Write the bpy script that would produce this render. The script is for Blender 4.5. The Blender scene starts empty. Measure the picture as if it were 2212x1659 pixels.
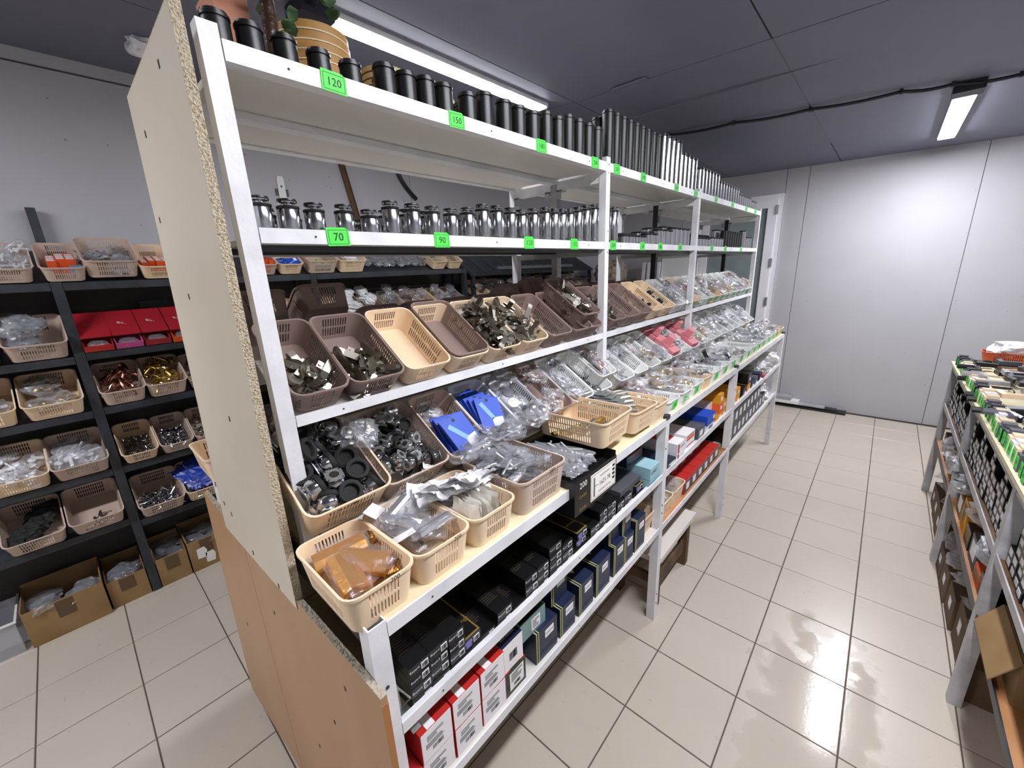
import bpy, bmesh, math, random
from mathutils import Matrix, Vector, Euler, noise
random.seed(7)
SC = bpy.context.scene
COL = SC.collection
R = math.radians
# ---------------------------------------------------------------- camera
CAM_H = 1.5853575
cam_rows = ((0.7439617, 0.6669452, -0.041292), (0.1504072, -0.2273432, -0.9621293), (-0.651075, 0.7095767, -0.269448))
cd = bpy.data.cameras.new('camera'); cam = bpy.data.objects.new('camera', cd); COL.objects.link(cam)
rt, dn, fw = (Vector(r) for r in cam_rows)
cam.matrix_world = Matrix(((rt.x, -dn.x, -fw.x, 0), (rt.y, -dn.y, -fw.y, 0), (rt.z, -dn.z, -fw.z, CAM_H), (0, 0, 0, 1)))
cd.sensor_fit = 'HORIZONTAL'; cd.sensor_width = 36.0; cd.lens = 876.53 / 2212 * 36.0; cd.clip_start = 0.02
SC.camera = cam
# ---------------------------------------------------------------- world, exposure
w = bpy.data.worlds.new('world'); SC.world = w; w.use_nodes = True
w.node_tree.nodes['Background'].inputs[0].default_value = (0.75, 0.8, 0.9, 1)
w.node_tree.nodes['Background'].inputs[1].default_value = 0.15
SC.view_settings.view_transform = 'Standard'; SC.view_settings.look = 'None'
SC.view_settings.exposure = 2.38; SC.view_settings.gamma = 1.0
SC.view_settings.use_curve_mapping = False
LAMP_POWER = 30.0
# ---------------------------------------------------------------- materials
def lin(c):
    if isinstance(c, str):
        c = c.lstrip('#'); c = [int(c[i:i+2], 16) / 255 for i in (0, 2, 4)]
    return tuple(x / 12.92 if x <= .04045 else ((x + .055) / 1.055) ** 2.4 for x in c) + (1,)
MATS = {}
def mat(name, col, rough=.5, metal=0., col2=None, nscale=30., namt=(.35, .65), bump=0., bscale=60., spec=None, detail=4., stretch=None, trans=0., alpha=1., emit=None, rough2=None):
    m = bpy.data.materials.new(name); m.use_nodes = True; MATS[name] = m
    nt = m.node_tree; b = nt.nodes['Principled BSDF']
    b.inputs['Base Color'].default_value = lin(col); b.inputs['Roughness'].default_value = rough; b.inputs['Metallic'].default_value = metal
    if spec is not None: b.inputs['Specular IOR Level'].default_value = spec
    if trans: b.inputs['Transmission Weight'].default_value = trans
    if alpha < 1: b.inputs['Alpha'].default_value = alpha
    if emit:
        b.inputs['Emission Color'].default_value = lin(emit[0]); b.inputs['Emission Strength'].default_value = emit[1]
    if col2 or bump or rough2 is not None:
        tc = nt.nodes.new('ShaderNodeTexCoord'); vec = tc.outputs['Object']
        if stretch:
            mp = nt.nodes.new('ShaderNodeMapping'); mp.inputs['Scale'].default_value = stretch
            nt.links.new(vec, mp.inputs['Vector']); vec = mp.outputs['Vector']
    if col2 or rough2 is not None:
        n = nt.nodes.new('ShaderNodeTexNoise'); n.inputs['Scale'].default_value = nscale; n.inputs['Detail'].default_value = detail
        nt.links.new(vec, n.inputs['Vector'])
        r = nt.nodes.new('ShaderNodeMapRange'); r.inputs['From Min'].default_value = namt[0]; r.inputs['From Max'].default_value = namt[1]
        nt.links.new(n.outputs['Fac'], r.inputs['Value'])
        if col2:
            mx = nt.nodes.new('ShaderNodeMix'); mx.data_type = 'RGBA'
            mx.inputs['A'].default_value = lin(col); mx.inputs['B'].default_value = lin(col2)
            nt.links.new(r.outputs['Result'], mx.inputs['Factor']); nt.links.new(mx.outputs['Result'], b.inputs['Base Color'])
        if rough2 is not None:
            mr = nt.nodes.new('ShaderNodeMapRange'); mr.inputs['To Min'].default_value = rough; mr.inputs['To Max'].default_value = rough2
            nt.links.new(r.outputs['Result'], mr.inputs['Value']); nt.links.new(mr.outputs['Result'], b.inputs['Roughness'])
    if bump:
        n2 = nt.nodes.new('ShaderNodeTexNoise'); n2.inputs['Scale'].default_value = bscale; n2.inputs['Detail'].default_value = 5
        nt.links.new(vec, n2.inputs['Vector'])
        bp = nt.nodes.new('ShaderNodeBump'); bp.inputs['Strength'].default_value = bump; bp.inputs['Distance'].default_value = .01
        nt.links.new(n2.outputs['Fac'], bp.inputs['Height']); nt.links.new(bp.outputs['Normal'], b.inputs['Normal'])
    return m
def film_mat(name, col, clear=.7, rough=.12, gloss=.5):
    """thin plastic film: mostly see-through, partly milky, partly shiny"""
    m = mat(name, col, .5, bump=.6, bscale=70.)
    nt = m.node_tree; b = nt.nodes['Principled BSDF']; out = nt.nodes['Material Output']; bp = nt.nodes['Bump']
    b.inputs['Specular IOR Level'].default_value = .2
    g = nt.nodes.new('ShaderNodeBsdfGlossy'); g.inputs['Roughness'].default_value = rough; g.inputs['Color'].default_value = (.95, .96, 1, 1)
    nt.links.new(bp.outputs['Normal'], g.inputs['Normal'])
    t = nt.nodes.new('ShaderNodeBsdfTransparent'); t.inputs['Color'].default_value = (.97, .97, .98, 1)
    m1 = nt.nodes.new('ShaderNodeMixShader'); m1.inputs['Fac'].default_value = gloss
    mx = nt.nodes.new('ShaderNodeMixShader'); mx.inputs['Fac'].default_value = 1 - clear
    L_ = nt.links.new
    L_(b.outputs[0], m1.inputs[1]); L_(g.outputs[0], m1.inputs[2]); L_(t.outputs[0], mx.inputs[1]); L_(m1.outputs[0], mx.inputs[2]); L_(mx.outputs[0], out.inputs['Surface'])
    return m
mat('white_paint', '#e6e6e8', .38, col2='#c9c9cd', nscale=9, namt=(.45, .8), bump=.05, bscale=120)
mat('grey_paint', '#b3b2b4', .4, col2='#8f8e90', nscale=14, namt=(.4, .8), bump=.05)
mat('white_board', '#d8d3cb', .45)
mat('rack_black', '#24262b', .45, col2='#33363c', nscale=15, bump=.04)
mat('steel_black', '#15161a', .45)
mat('beige_laminate', '#d2c8b4', .42, col2='#cbc1ad', nscale=3, namt=(.3, .7))
mat('cream_board', '#e3d8b4', .45, col2='#d6cba8', nscale=30)
mat('chipboard', '#dccdb2', .85, col2='#94805f', nscale=260, namt=(.5, .72), bump=.9, bscale=260, detail=3)
mat('chipboard_grey', '#b5aa96', .9, col2='#6d6452', nscale=150, namt=(.5, .7), bump=.8, bscale=150, detail=6)
mat('wood_laminate', '#b48f6b', .42, col2='#a8825e', nscale=4, namt=(.3, .75), stretch=(1.5, 1.5, .25), detail=7)
mat('wood_edge', '#a9703c', .5)
mat('old_wood', '#6b4c30', .7, col2='#43301f', nscale=12, stretch=(1, 1, .2), bump=.3)
mat('plank', '#c08a5c', .6, col2='#a06f45', nscale=10, stretch=(1, .2, 1))
mat('wall_paint', '#bab9bc', .6, col2='#b4b3b6', nscale=2.5, namt=(.3, .7), bump=.03, bscale=200)
mat('ceiling_paint', '#757687', .55, col2='#707182', nscale=2, namt=(.3, .7))
mat('seam', '#6f7078', .7)
mat('speck', '#3a3a3c', .8)
mat('wall_mark', '#77777b', .8)
mat('tile', '#c6bcad', .3, col2='#bfb4a5', nscale=3, namt=(.2, .8), bump=.02, bscale=90)
mat('grout', '#5c5349', .9)
mat('brown_plastic', '#8f7a72', .42)
mat('beige_plastic', '#c9b3a3', .42)
mat('cream_plastic', '#ecd2b0', .42)
mat('white_plastic', '#e8e9e6', .4)
mat('grey_plastic', '#c9cbd2', .42)
mat('orange_plastic', '#e0683a', .42)
mat('black_plastic', '#17181a', .38)
mat('rubber', '#1b1a19', .75, bump=.2, bscale=250)
mat('chrome', '#c9cacd', .12, 1.)
mat('leg_chrome', '#b9babd', .2, 1.)
mat('nickel', '#d0cec2', .32, 1.)
mat('dark_metal', '#8c857a', .33, 1.)
mat('zinc', '#b5b8b9', .4, .7, col2='#9c9f9c', nscale=40)
mat('brass', '#d2b46a', .25, 1.)
mat('copper', '#b98570', .25, 1.)
mat('gold_foil', '#d8961f', .38, .75, bump=.2, bscale=40)
mat('bronze_foil', '#9a6a34', .3, .9, bump=.5, bscale=50)
mat('bar_chrome', '#b9bbbf', .3, .9)
film_mat('film', '#f4f5f8', .74, .1, .55)
film_mat('film_grey', '#cfd2d8', .68, .1, .5)
film_mat('film_white', '#fcfcfd', .12, .2, .18)
film_mat('film_clear', '#f6f7fa', .86, .09, .6)
film_mat('film_blue', '#2350c8', .2, .15, .25)
mat('black_card', '#121214', .35, bump=.03)
mat('grey_card', '#53535a', .5)
mat('navy_card', '#18233f', .4)
mat('red_card', '#b8231f', .45)
mat('dark_red_card', '#a01d28', .42)
mat('pink_card', '#d8848a', .55)
mat('magenta_card', '#c2508c', .5)
mat('orange_card', '#e2571f', .5)
mat('amber_card', '#dd961c', .5)
mat('white_card', '#ece9ea', .5)
mat('teal_card', '#9dc4cc', .45)
mat('blue_card', '#1a49b8', .5)
mat('sky_card', '#6d9fc8', .45)
mat('cardboard', '#9a7b52', .8, col2='#87693f', nscale=6, bump=.06)
mat('cardboard_dark', '#5f4a33', .8)
mat('paper', '#efece4', .7)
mat('ink', '#161616', .6)
mat('ink_grey', '#6a6a6c', .6)
mat('ink_gold', '#b99a55', .35, .6)
mat('ink_brown', '#33291f', .5)
mat('ink_yellow', '#d6cf6a', .5)
mat('violet_paper', '#7b70b8', .5)
mat('tag_green', '#4be04a', .55)
mat('tag_dull', '#5fa05a', .6)
mat('tin_green', '#6f8f8c', .4)
mat('cable', '#22242e', .5)
mat('lamp_diffuser', '#ffffff', .4, emit=('#f6f7ff', LAMP_POWER))
mat('lamp_diffuser_dim', '#ffffff', .4, emit=('#f6f7ff', LAMP_POWER * .38))  # weaker emission, turned down to keep the left wall darker
mat('pvc', '#eceaee', .35)
mat('glass', '#828d8e', .05, spec=.8)
mat('petal', '#b5345c', .6)
mat('leaf', '#3f5c35', .6)
mat('bark', '#3b261a', .35, bump=.6, bscale=40)
mat('peach_fabric', '#c98d70', .8)
mat('roll_tan', '#b98b4c', .55)
mat('roll_cream', '#e6d6ac', .6)
mat('roll_ivory', '#cbb98a', .6)
mat('velvet_grey', '#4a4743', .8, bump=.8, bscale=30)
mat('skin_white', '#dcdcda', .35)
mat('cloth', '#b5a48f', .85, col2='#7d6d60', nscale=20)
_ORD = 'zeroth first second third fourth fifth sixth seventh eighth ninth tenth eleventh twelfth thirteenth fourteenth fifteenth sixteenth seventeenth eighteenth nineteenth twentieth'.split()
def nth(k): return _ORD[k] if k < len(_ORD) else '%d%s' % (k, {1: 'st', 2: 'nd', 3: 'rd'}.get(k % 10, 'th'))
# ---------------------------------------------------------------- mesh helpers
I4 = Matrix.Identity(4)
def TR(loc=(0, 0, 0), rot=(0, 0, 0)): return Matrix.Translation(loc) @ Euler(rot).to_matrix().to_4x4()
class MB:
    def __init__(s): s.v = []; s.f = []; s.smooth = False
    def add(s, vs, fs, M=None):
        o = len(s.v)
        s.v += [tuple(M @ Vector(p)) if M else tuple(p) for p in vs]
        s.f += [tuple(i + o for i in q) for q in fs]; return s
    def box(s, c, d, M=None):
        x, y, z = c; a, b, h = d[0] / 2, d[1] / 2, d[2] / 2
        vs = [(x + i * a, y + j * b, z + k * h) for k in (-1, 1) for j in (-1, 1) for i in (-1, 1)]
        return s.add(vs, [(0, 2, 3, 1), (4, 5, 7, 6), (0, 1, 5, 4), (2, 6, 7, 3), (0, 4, 6, 2), (1, 3, 7, 5)], M)
    def b2(s, lo, hi, M=None):
        return s.box([(lo[i] + hi[i]) / 2 for i in range(3)], [hi[i] - lo[i] for i in range(3)], M)
    def prism(s, poly, lo, hi, M=None, axis=2):
        n = len(poly)
        def p(q, h): return (q[0], q[1], h) if axis == 2 else ((q[0], h, q[1]) if axis == 1 else (h, q[0], q[1]))
        vs = [p(q, lo) for q in poly] + [p(q, hi) for q in poly]
        return s.add(vs, [tuple(range(n))[::-1], tuple(range(n, 2 * n))] + [(i, (i + 1) % n, n + (i + 1) % n, n + i) for i in range(n)], M)
    def lathe(s, prof, n=16, M=None, cap=True):
        vs = []; fs = []; k = len(prof)
        for i in range(n):
            a = 2 * math.pi * i / n
            vs += [(r * math.cos(a), r * math.sin(a), z) for r, z in prof]
        for i in range(n):
            j = (i + 1) % n
            fs += [(i * k + q, j * k + q, j * k + q + 1, i * k + q + 1) for q in range(k - 1)]
        if cap:
            if prof[0][0] > 0: fs.append(tuple(i * k for i in range(n))[::-1])
            if prof[-1][0] > 0: fs.append(tuple(i * k + k - 1 for i in range(n)))
        s.smooth = True
        return s.add(vs, fs, M)
    def tube(s, path, r, n=6, M=None):
        vs = []; fs = []; P = [Vector(p) for p in path]; m = len(P)
        for i, p in enumerate(P):
            t = (P[min(i + 1, m - 1)] - P[max(i - 1, 0)]).normalized()
            u = t.cross(Vector((0, 0, 1)));
            if u.length < .1: u = t.cross(Vector((1, 0, 0)))
            u.normalize(); q = t.cross(u)
            rr = r[i] if isinstance(r, (list, tuple)) else r
            vs += [tuple(p + (u * math.cos(2 * math.pi * k / n) + q * math.sin(2 * math.pi * k / n)) * rr) for k in range(n)]
        for i in range(m - 1):
            fs += [(i * n + k, i * n + (k + 1) % n, (i + 1) * n + (k + 1) % n, (i + 1) * n + k) for k in range(n)]
        fs += [tuple(range(n))[::-1], tuple((m - 1) * n + k for k in range(n))]
        s.smooth = True
        return s.add(vs, fs, M)
    def mesh(s, name, m=None, smooth=None):
        me = bpy.data.meshes.new(name); me.from_pydata(s.v, [], s.f)
        bm = bmesh.new(); bm.from_mesh(me); bmesh.ops.recalc_face_normals(bm, faces=bm.faces); bm.to_mesh(me); bm.free()
        me.materials.append(MATS[m] if m else None)
        sm = s.smooth if smooth is None else smooth
        if sm:
            me.polygons.foreach_set('use_smooth', [True] * len(me.polygons)); me.set_sharp_from_angle(angle=R(38))
        me.update(); return me
CACHE = {}
def cached(key, fn):
    if key not in CACHE: CACHE[key] = fn()
    return CACHE[key]
def props(o, label=None, cat=None, group=None, kind=None):
    if label: o['label'] = label
    if cat: o['category'] = cat
    if group: o['group'] = group
    if kind: o['kind'] = kind
    return o
def new(name, me, m=None, parent=None, loc=(0, 0, 0), rot=(0, 0, 0), M=None, scale=None, **k):
    if isinstance(me, MB): me = me.mesh(name, m); m = None
    o = bpy.data.objects.new(name, me); COL.objects.link(o)
    if M is not None: o.matrix_basis = M
    else: o.location = loc; o.rotation_euler = rot
    if scale: o.scale = (scale,) * 3 if isinstance(scale, (int, float)) else scale
    if parent: o.parent = parent
    if m and me is not None and len(o.material_slots):
        o.material_slots[0].link = 'OBJECT'; o.material_slots[0].material = MATS[m]
    return props(o, **k)
def empty(name, loc=(0, 0, 0), rot=(0, 0, 0), M=None, **k):
    o = new(name, None, loc=loc, rot=rot, M=M, **k); o.empty_display_size = .02; return o
def dup(root, M, m=None, **k):
    """a copy of a thing with copies of its parts; m = {part name: material}"""
    r = root.copy(); COL.objects.link(r); r.matrix_basis = M
    for key in ('label', 'category', 'group'):
        if key in r: del r[key]
    props(r, **k)
    base = root.name.split('.')[0]
    if m and base in m and len(r.material_slots): r.material_slots[0].link = 'OBJECT'; r.material_slots[0].material = MATS[m[base]]
    for ch in list(root.children):
        c = ch.copy(); COL.objects.link(c); c.parent = r
        nm = ch.name.split('.')[0]
        if m and nm in m: c.material_slots[0].link = 'OBJECT'; c.material_slots[0].material = MATS[m[nm]]
        for gch in list(ch.children):
            d = gch.copy(); COL.objects.link(d); d.parent = c
    return r
class Proto:
    """first use moves the prototype itself, later uses copy it"""
    def __init__(s, root): s.root = root; s.used = False
    def put(s, M, m=None, **k):
        if s.used: return dup(s.root, M, m, **k)
        s.used = True; s.root.matrix_basis = M; props(s.root, **k)
        base = s.root.name.split('.')[0]
        for o in [s.root] + list(s.root.children):
            nm = o.name.split('.')[0]
            if m and nm in m and len(o.material_slots): o.material_slots[0].link = 'OBJECT'; o.material_slots[0].material = MATS[m[nm]]
        return s.root
def text_mesh(s, size, m):
    def f():
        c = bpy.data.curves.new('t', 'FONT'); c.body = s; c.size = size; c.align_x = 'CENTER'; c.align_y = 'CENTER'; c.resolution_u = 2
        o = bpy.data.objects.new('t', c); COL.objects.link(o)
        me = bpy.data.meshes.new_from_object(o); bpy.data.objects.remove(o); bpy.data.curves.remove(c)
        me.materials.clear(); me.materials.append(MATS[m]); me.name = 'lettering'; return me
    return cached(('txt', s, size, m), f)
FX = (R(90), 0, R(90))      # lettering that faces +x
FT = (0, 0, R(90))          # lettering on a top face, read from +x
def letter(s, size, m, parent, loc, rot=FX, name='lettering'):
    return new(name, text_mesh(s, size, m), parent=parent, loc=loc, rot=rot)
# ================================================================ the room
XL, XR, YF, YB = -3.0, 1.55, -2.6, 5.3          # inner faces of the walls
def ceil_z(x):                                   # the boarded ceiling climbs towards the left wall
    return 2.44 - .022 * x if x > -1.45 else 2.472 + (-1.45 - x) * .092
fl = new('floor', MB().b2((XL - .1, YF - .1, -.12), (XR + .1, YB + .1, -.0035)), 'grout', kind='structure')
# one grid of ceramic tiles, narrow dark joints
xs = [-.796 + .3026 * i for i in range(0, 9)]
xs = [-.796 - .311 * i for i in range(8, 0, -1)] + xs
ys = [1.385 + .2985 * i for i in range(-14, 14)]
TG = .0042
def tile_mesh(wd, dp):
    def f():
        b = MB(); a, c, e = wd / 2 - TG / 2, dp / 2 - TG / 2, .0015
        vs = [(-a, -c, -.006), (a, -c, -.006), (a, c, -.006), (-a, c, -.006), (-a, -c, -e), (a, -c, -e), (a, c, -e), (-a, c, -e),
              (-a + e, -c + e, 0), (a - e, -c + e, 0), (a - e, c - e, 0), (-a + e, c - e, 0)]
        b.add(vs, [(i, (i + 1) % 4, 4 + (i + 1) % 4, 4 + i) for i in range(4)] + [(4 + i, 4 + (i + 1) % 4, 8 + (i + 1) % 4, 8 + i) for i in range(4)] + [(8, 9, 10, 11)])
        return b.mesh('tile', 'tile')
    return cached(('tile', round(wd, 3), round(dp, 3)), f)
rest = MB()
for i in range(len(xs) - 1):
    for j in range(len(ys) - 1):
        x0, x1, y0, y1 = xs[i], xs[i + 1], ys[j], ys[j + 1]
        cx, cy = (x0 + x1) / 2, (y0 + y1) / 2
        if cx < XL or cx > XR or cy < YF or cy > YB: continue
        v = Vector((cx, cy, -CAM_H)); d = v.dot(fw); u_ = v.dot(rt) / max(d, .01); w_ = v.dot(dn) / max(d, .01)
        if d > .3 and abs(u_) < 1.5 and w_ < 1.35 and (cx > -.95 or cx < -1.2):
            t = new('tile', tile_mesh(x1 - x0, y1 - y0), parent=fl, loc=(cx, cy, random.uniform(-.0004, .0004)))
        else:
            rest.b2((x0 + TG / 2, y0 + TG / 2, -.006), (x1 - TG / 2, y1 - TG / 2, 0))
new('tiles_beyond', rest, 'tile', parent=fl, kind='stuff')
# the wet patch mopped on the tiles of the aisle: a thin film of water
m = MATS['tile']; nt = m.node_tree; b = nt.nodes['Principled BSDF']
geo = nt.nodes.new('ShaderNodeNewGeometry')
vm = nt.nodes.new('ShaderNodeVectorMath'); vm.operation = 'SUBTRACT'; vm.inputs[1].default_value = (.03, 1.42, 0)
sc_ = nt.nodes.new('ShaderNodeVectorMath'); sc_.operation = 'MULTIPLY'; sc_.inputs[1].default_value = (2.6, .95, 0)
ln = nt.nodes.new('ShaderNodeVectorMath'); ln.operation = 'LENGTH'
nz = nt.nodes.new('ShaderNodeTexNoise'); nz.inputs['Scale'].default_value = 9; nz.inputs['Detail'].default_value = 6
ad = nt.nodes.new('ShaderNodeMath'); ad.operation = 'ADD'
mrw = nt.nodes.new('ShaderNodeMapRange'); mrw.inputs['From Min'].default_value = .9; mrw.inputs['From Max'].default_value = 1.05; mrw.inputs['To Min'].default_value = 1; mrw.inputs['To Max'].default_value = 0
L = nt.links.new
L(geo.outputs['Position'], vm.inputs[0]); L(vm.outputs[0], sc_.inputs[0]); L(sc_.outputs[0], ln.inputs[0]); L(geo.outputs['Position'], nz.inputs['Vector'])
L(ln.outputs['Value'], ad.inputs[0]); L(nz.outputs['Fac'], ad.inputs[1]); L(ad.outputs[0], mrw.inputs['Value'])
b.inputs['Coat Roughness'].default_value = .04; b.inputs['Coat IOR'].default_value = 1.33
L(mrw.outputs['Result'], b.inputs['Coat Weight'])
wn = nt.nodes.new('ShaderNodeTexNoise'); wn.inputs['Scale'].default_value = 55; wn.inputs['Detail'].default_value = 3
wb = nt.nodes.new('ShaderNodeBump'); wb.inputs['Strength'].default_value = .05; wb.inputs['Distance'].default_value = .003
L(geo.outputs['Position'], wn.inputs['Vector']); L(wn.outputs['Fac'], wb.inputs['Height']); L(wb.outputs['Normal'], b.inputs['Coat Normal'])
for lk in list(nt.links):                       # one continuous pattern over all tiles
    if lk.from_node.type == 'TEX_COORD': L(geo.outputs['Position'], lk.to_socket)
rw = nt.nodes.new('ShaderNodeMix'); L(mrw.outputs['Result'], rw.inputs['Factor']); rw.inputs['A'].default_value = .3; rw.inputs['B'].default_value = .1; L(rw.outputs['Result'], b.inputs['Roughness'])
# scuffs of dirt trodden into the tiles
dn1 = nt.nodes.new('ShaderNodeTexNoise'); dn1.inputs['Scale'].default_value = 26; dn1.inputs['Detail'].default_value = 7; dn1.inputs['Roughness'].default_value = .7
dm = nt.nodes.new('ShaderNodeMapRange'); dm.inputs['From Min'].default_value = .62; dm.inputs['From Max'].default_value = .8; dm.inputs['To Max'].default_value = .7
mxd = nt.nodes.new('ShaderNodeMix'); mxd.data_type = 'RGBA'; mxd.inputs['B'].default_value = lin('#6f6455')
dmap = nt.nodes.new('ShaderNodeMapping'); dmap.inputs['Scale'].default_value = (1, 2.4, 1); dmap.inputs['Rotation'].default_value = (0, 0, .5); L(geo.outputs['Position'], dmap.inputs['Vector']); L(dmap.outputs['Vector'], dn1.inputs['Vector']); L(dn1.outputs['Fac'], dm.inputs['Value']); L(dm.outputs['Result'], mxd.inputs['Factor'])
src = b.inputs['Base Color'].links[0].from_socket; L(src, mxd.inputs['A']); L(mxd.outputs['Result'], b.inputs['Base Color'])
# walls: boards with visible joints
def wall(name, boards, mname='wall_paint', backing=None):
    o = new(name, MB().b2(*backing), 'seam', kind='structure')
    for lo, hi in boards: new('panel', MB().b2(lo, hi), mname, parent=o)
    return o
g = .0022
DX0, DX1, DZ = -1.76, -.925, 2.235               # door opening in the back wall
bk = []
for a, c in ((XL, -1.95), (-1.95, DX0)): bk.append(((a + g, YB, 0), (c - g, YB + .012, 2.62)))
bk.append(((DX0 + g, YB, DZ + .004), (DX1 - g, YB + .012, 2.62)))
for a, c in ((DX1, -.735), (-.735, .447), (.447, XR)): bk.append(((a + g, YB, .004), (c - g, YB + .012, 2.5)))
wb_ = wall('wall_back', bk, backing=((XL - .1, YB + .012, 0), (XR + .1, YB + .11, 2.75)))
sp = MB()
for k in range(60):
    if k < 26: x = (-.735, .447)[k % 2] + random.uniform(-.03, .03); z = random.uniform(.3, 2.3)
    else: x = random.uniform(-.85, 1.1); z = random.uniform(.3, 2.3)
    sp.box((x, YB - .0006, z), (random.uniform(.003, .007), .0012, random.uniform(.002, .005)))
new('screw_marks', sp, 'wall_mark', parent=wb_, kind='stuff')
lb = []
for a, c in ((YF, -.9), (-.9, .95), (.95, 2.15), (2.15, 3.35), (3.35, YB)): lb.append(((XL - .012, a + g, 0), (XL, c - g, 2.555)))
wl_ = wall('wall_left', lb, backing=((XL - .11, YF - .1, 0), (XL - .012, YB + .1, 2.75)))
sp = MB()
for k in range(26): sp.box((XL + .0006, random.uniform(-.4, 2.6), random.uniform(1.75, 2.45)), (.0012, random.uniform(.004, .008), random.uniform(.004, .007)))
new('screw_marks', sp, 'wall_mark', parent=wl_, kind='stuff')
new('trim_1', MB().b2((XL, YF, 2.562), (XL + .012, YB, 2.64)), 'wall_paint', kind='structure')
wall('wall_right', [((XR, YF, 0), (XR + .012, 1.4 - g, 2.6)), ((XR, 1.4 + g, 0), (XR + .012, YB, 2.6))], backing=((XR + .012, YF - .1, 0), (XR + .11, YB + .1, 2.75)))
wall('wall_front', [((XL, YF - .012, 0), (-.7 - g, YF, 2.7)), ((-.7 + g, YF - .012, 0), (XR, YF, 2.7))], backing=((XL - .1, YF - .11, 0), (XR + .1, YF - .012, 2.75)))
# ceiling boards
ce = new('ceiling', MB().prism([(XL - .12, 2.665), (-1.45, 2.51), (XR + .12, 2.445), (XR + .12, 2.7), (XL - .12, 2.85)], YF - .12, YB + .12, axis=1), 'seam', kind='structure')
cxs = [XL - .02, -2.1, -1.45, -.5, .75, XR + .02]; cys = [YF - .02, -.2, 2.2, YB + .02]
for i in range(len(cxs) - 1):
    for j in range(len(cys) - 1):
        a, c = cxs[i] + .003, cxs[i + 1] - .003
        poly = [(a, ceil_z(a)), (c, ceil_z(c)), (c, ceil_z(c) + .03), (a, ceil_z(a) + .03)]
        new('panel', MB().prism(poly, cys[j] + .003, cys[j + 1] - .003, axis=1), 'ceiling_paint', parent=ce)
cv = MB()
for x, y in ((-.5, 2.7), (-.5, 3.9)): cv.b2((x - .003, y - .5, ceil_z(x) - .0015), (x + .003, y + .5, ceil_z(x)))
cv.b2((-1.2, 2.16, ceil_z(-.9) - .008), (-1.02, 2.19, ceil_z(-.9)))
cv.b2((-1.3, 2.62, ceil_z(-1) - .008), (.2, 2.626, ceil_z(-.3)))
new('seam_strip', cv, 'seam', parent=ce)
# ---------------------------------------------------------------- lamps
def lamp(x, y0, y1, label, w=.075, dm='lamp_diffuser'):
    z = ceil_z(x); e = empty('ceiling_lamp', (x, y0, z), label=label, cat='lamp', group='linear led lamps on the ceiling'); ln_ = y1 - y0
    new('housing', MB().b2((-w / 2 - .006, 0, -.022), (w / 2 + .006, ln_, 0)), 'white_paint', parent=e)
    new('diffuser', MB().prism([(-w / 2, -.022), (w / 2, -.022), (w / 2 - .004, -.0275), (-w / 2 + .004, -.0275)], .012, ln_ - .012, axis=1), dm, parent=e)
    for yy in (0, ln_ - .012): new('end_cap', MB().b2((-w / 2 - .002, yy, -.03), (w / 2 + .002, yy + .012, -.021)), 'white_paint', parent=e)
    return e
l1 = lamp(-1.62, .88, 2.12, 'long linear lamp on the ceiling behind the tan edging rolls', dm='lamp_diffuser_dim')
new('junction_box', MB().b2((-.06, -.12, -.05), (.06, -.005, 0)), 'cable', parent=l1)
l2 = lamp(.165, 3.55, 4.8, 'linear lamp on the ceiling beside the bare back wall', .085)
new('junction_box', MB().b2((-.06, -.12, -.05), (.06, -.005, 0)), 'cable', parent=l2)
lamp(.165, .42, 1.67, 'unseen linear lamp added on the ceiling above the near aisle', .085)  # unseen lamp added to brighten the front baskets and the near floor
lamp(-1.55, -2.0, -.75, 'unseen linear lamp added on the ceiling behind the near end of the display rack', .085)  # out of view, put here to brighten the end panel and left aisle
cb = empty('ceiling_cable', (0, 0, 0), label='dark sagging cable clipped along the ceiling to the lamp', cat='cable')
pts = []; cl = [(-1.75, 3.1), (-1.3, 3.17), (-.9, 3.22), (-.5, 3.29), (-.1, 3.33), (.1, 3.4), (.34, 3.48), (.8, 3.58), (1.5, 3.7)]
for i in range(len(cl) - 1):
    for k in range(5):
        t = k / 5; x = cl[i][0] * (1 - t) + cl[i + 1][0] * t; y = cl[i][1] * (1 - t) + cl[i + 1][1] * t
        pts.append((x, y, ceil_z(x) - .012 - .010 * math.sin(math.pi * t)))
new('cord', MB().tube(pts, .009, 6), 'cable', parent=cb)
for x, y in cl[1:8]:
    new('clip', MB().b2((x - .008, y - .013, ceil_z(x) - .024), (x + .008, y + .013, ceil_z(x))), 'cable', parent=cb)
c2 = [(-1.58, .8, ceil_z(-1.58) - .02), (-1.3, .79, ceil_z(-1.3) - .014), (-.6, .74, ceil_z(-.6) - .014), (.1, .72, ceil_z(.1) - .014)]
new('lamp_cable', MB().tube(c2, .009, 6), 'cable', label='short dark cable running to the long ceiling lamp', cat='cable')
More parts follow.
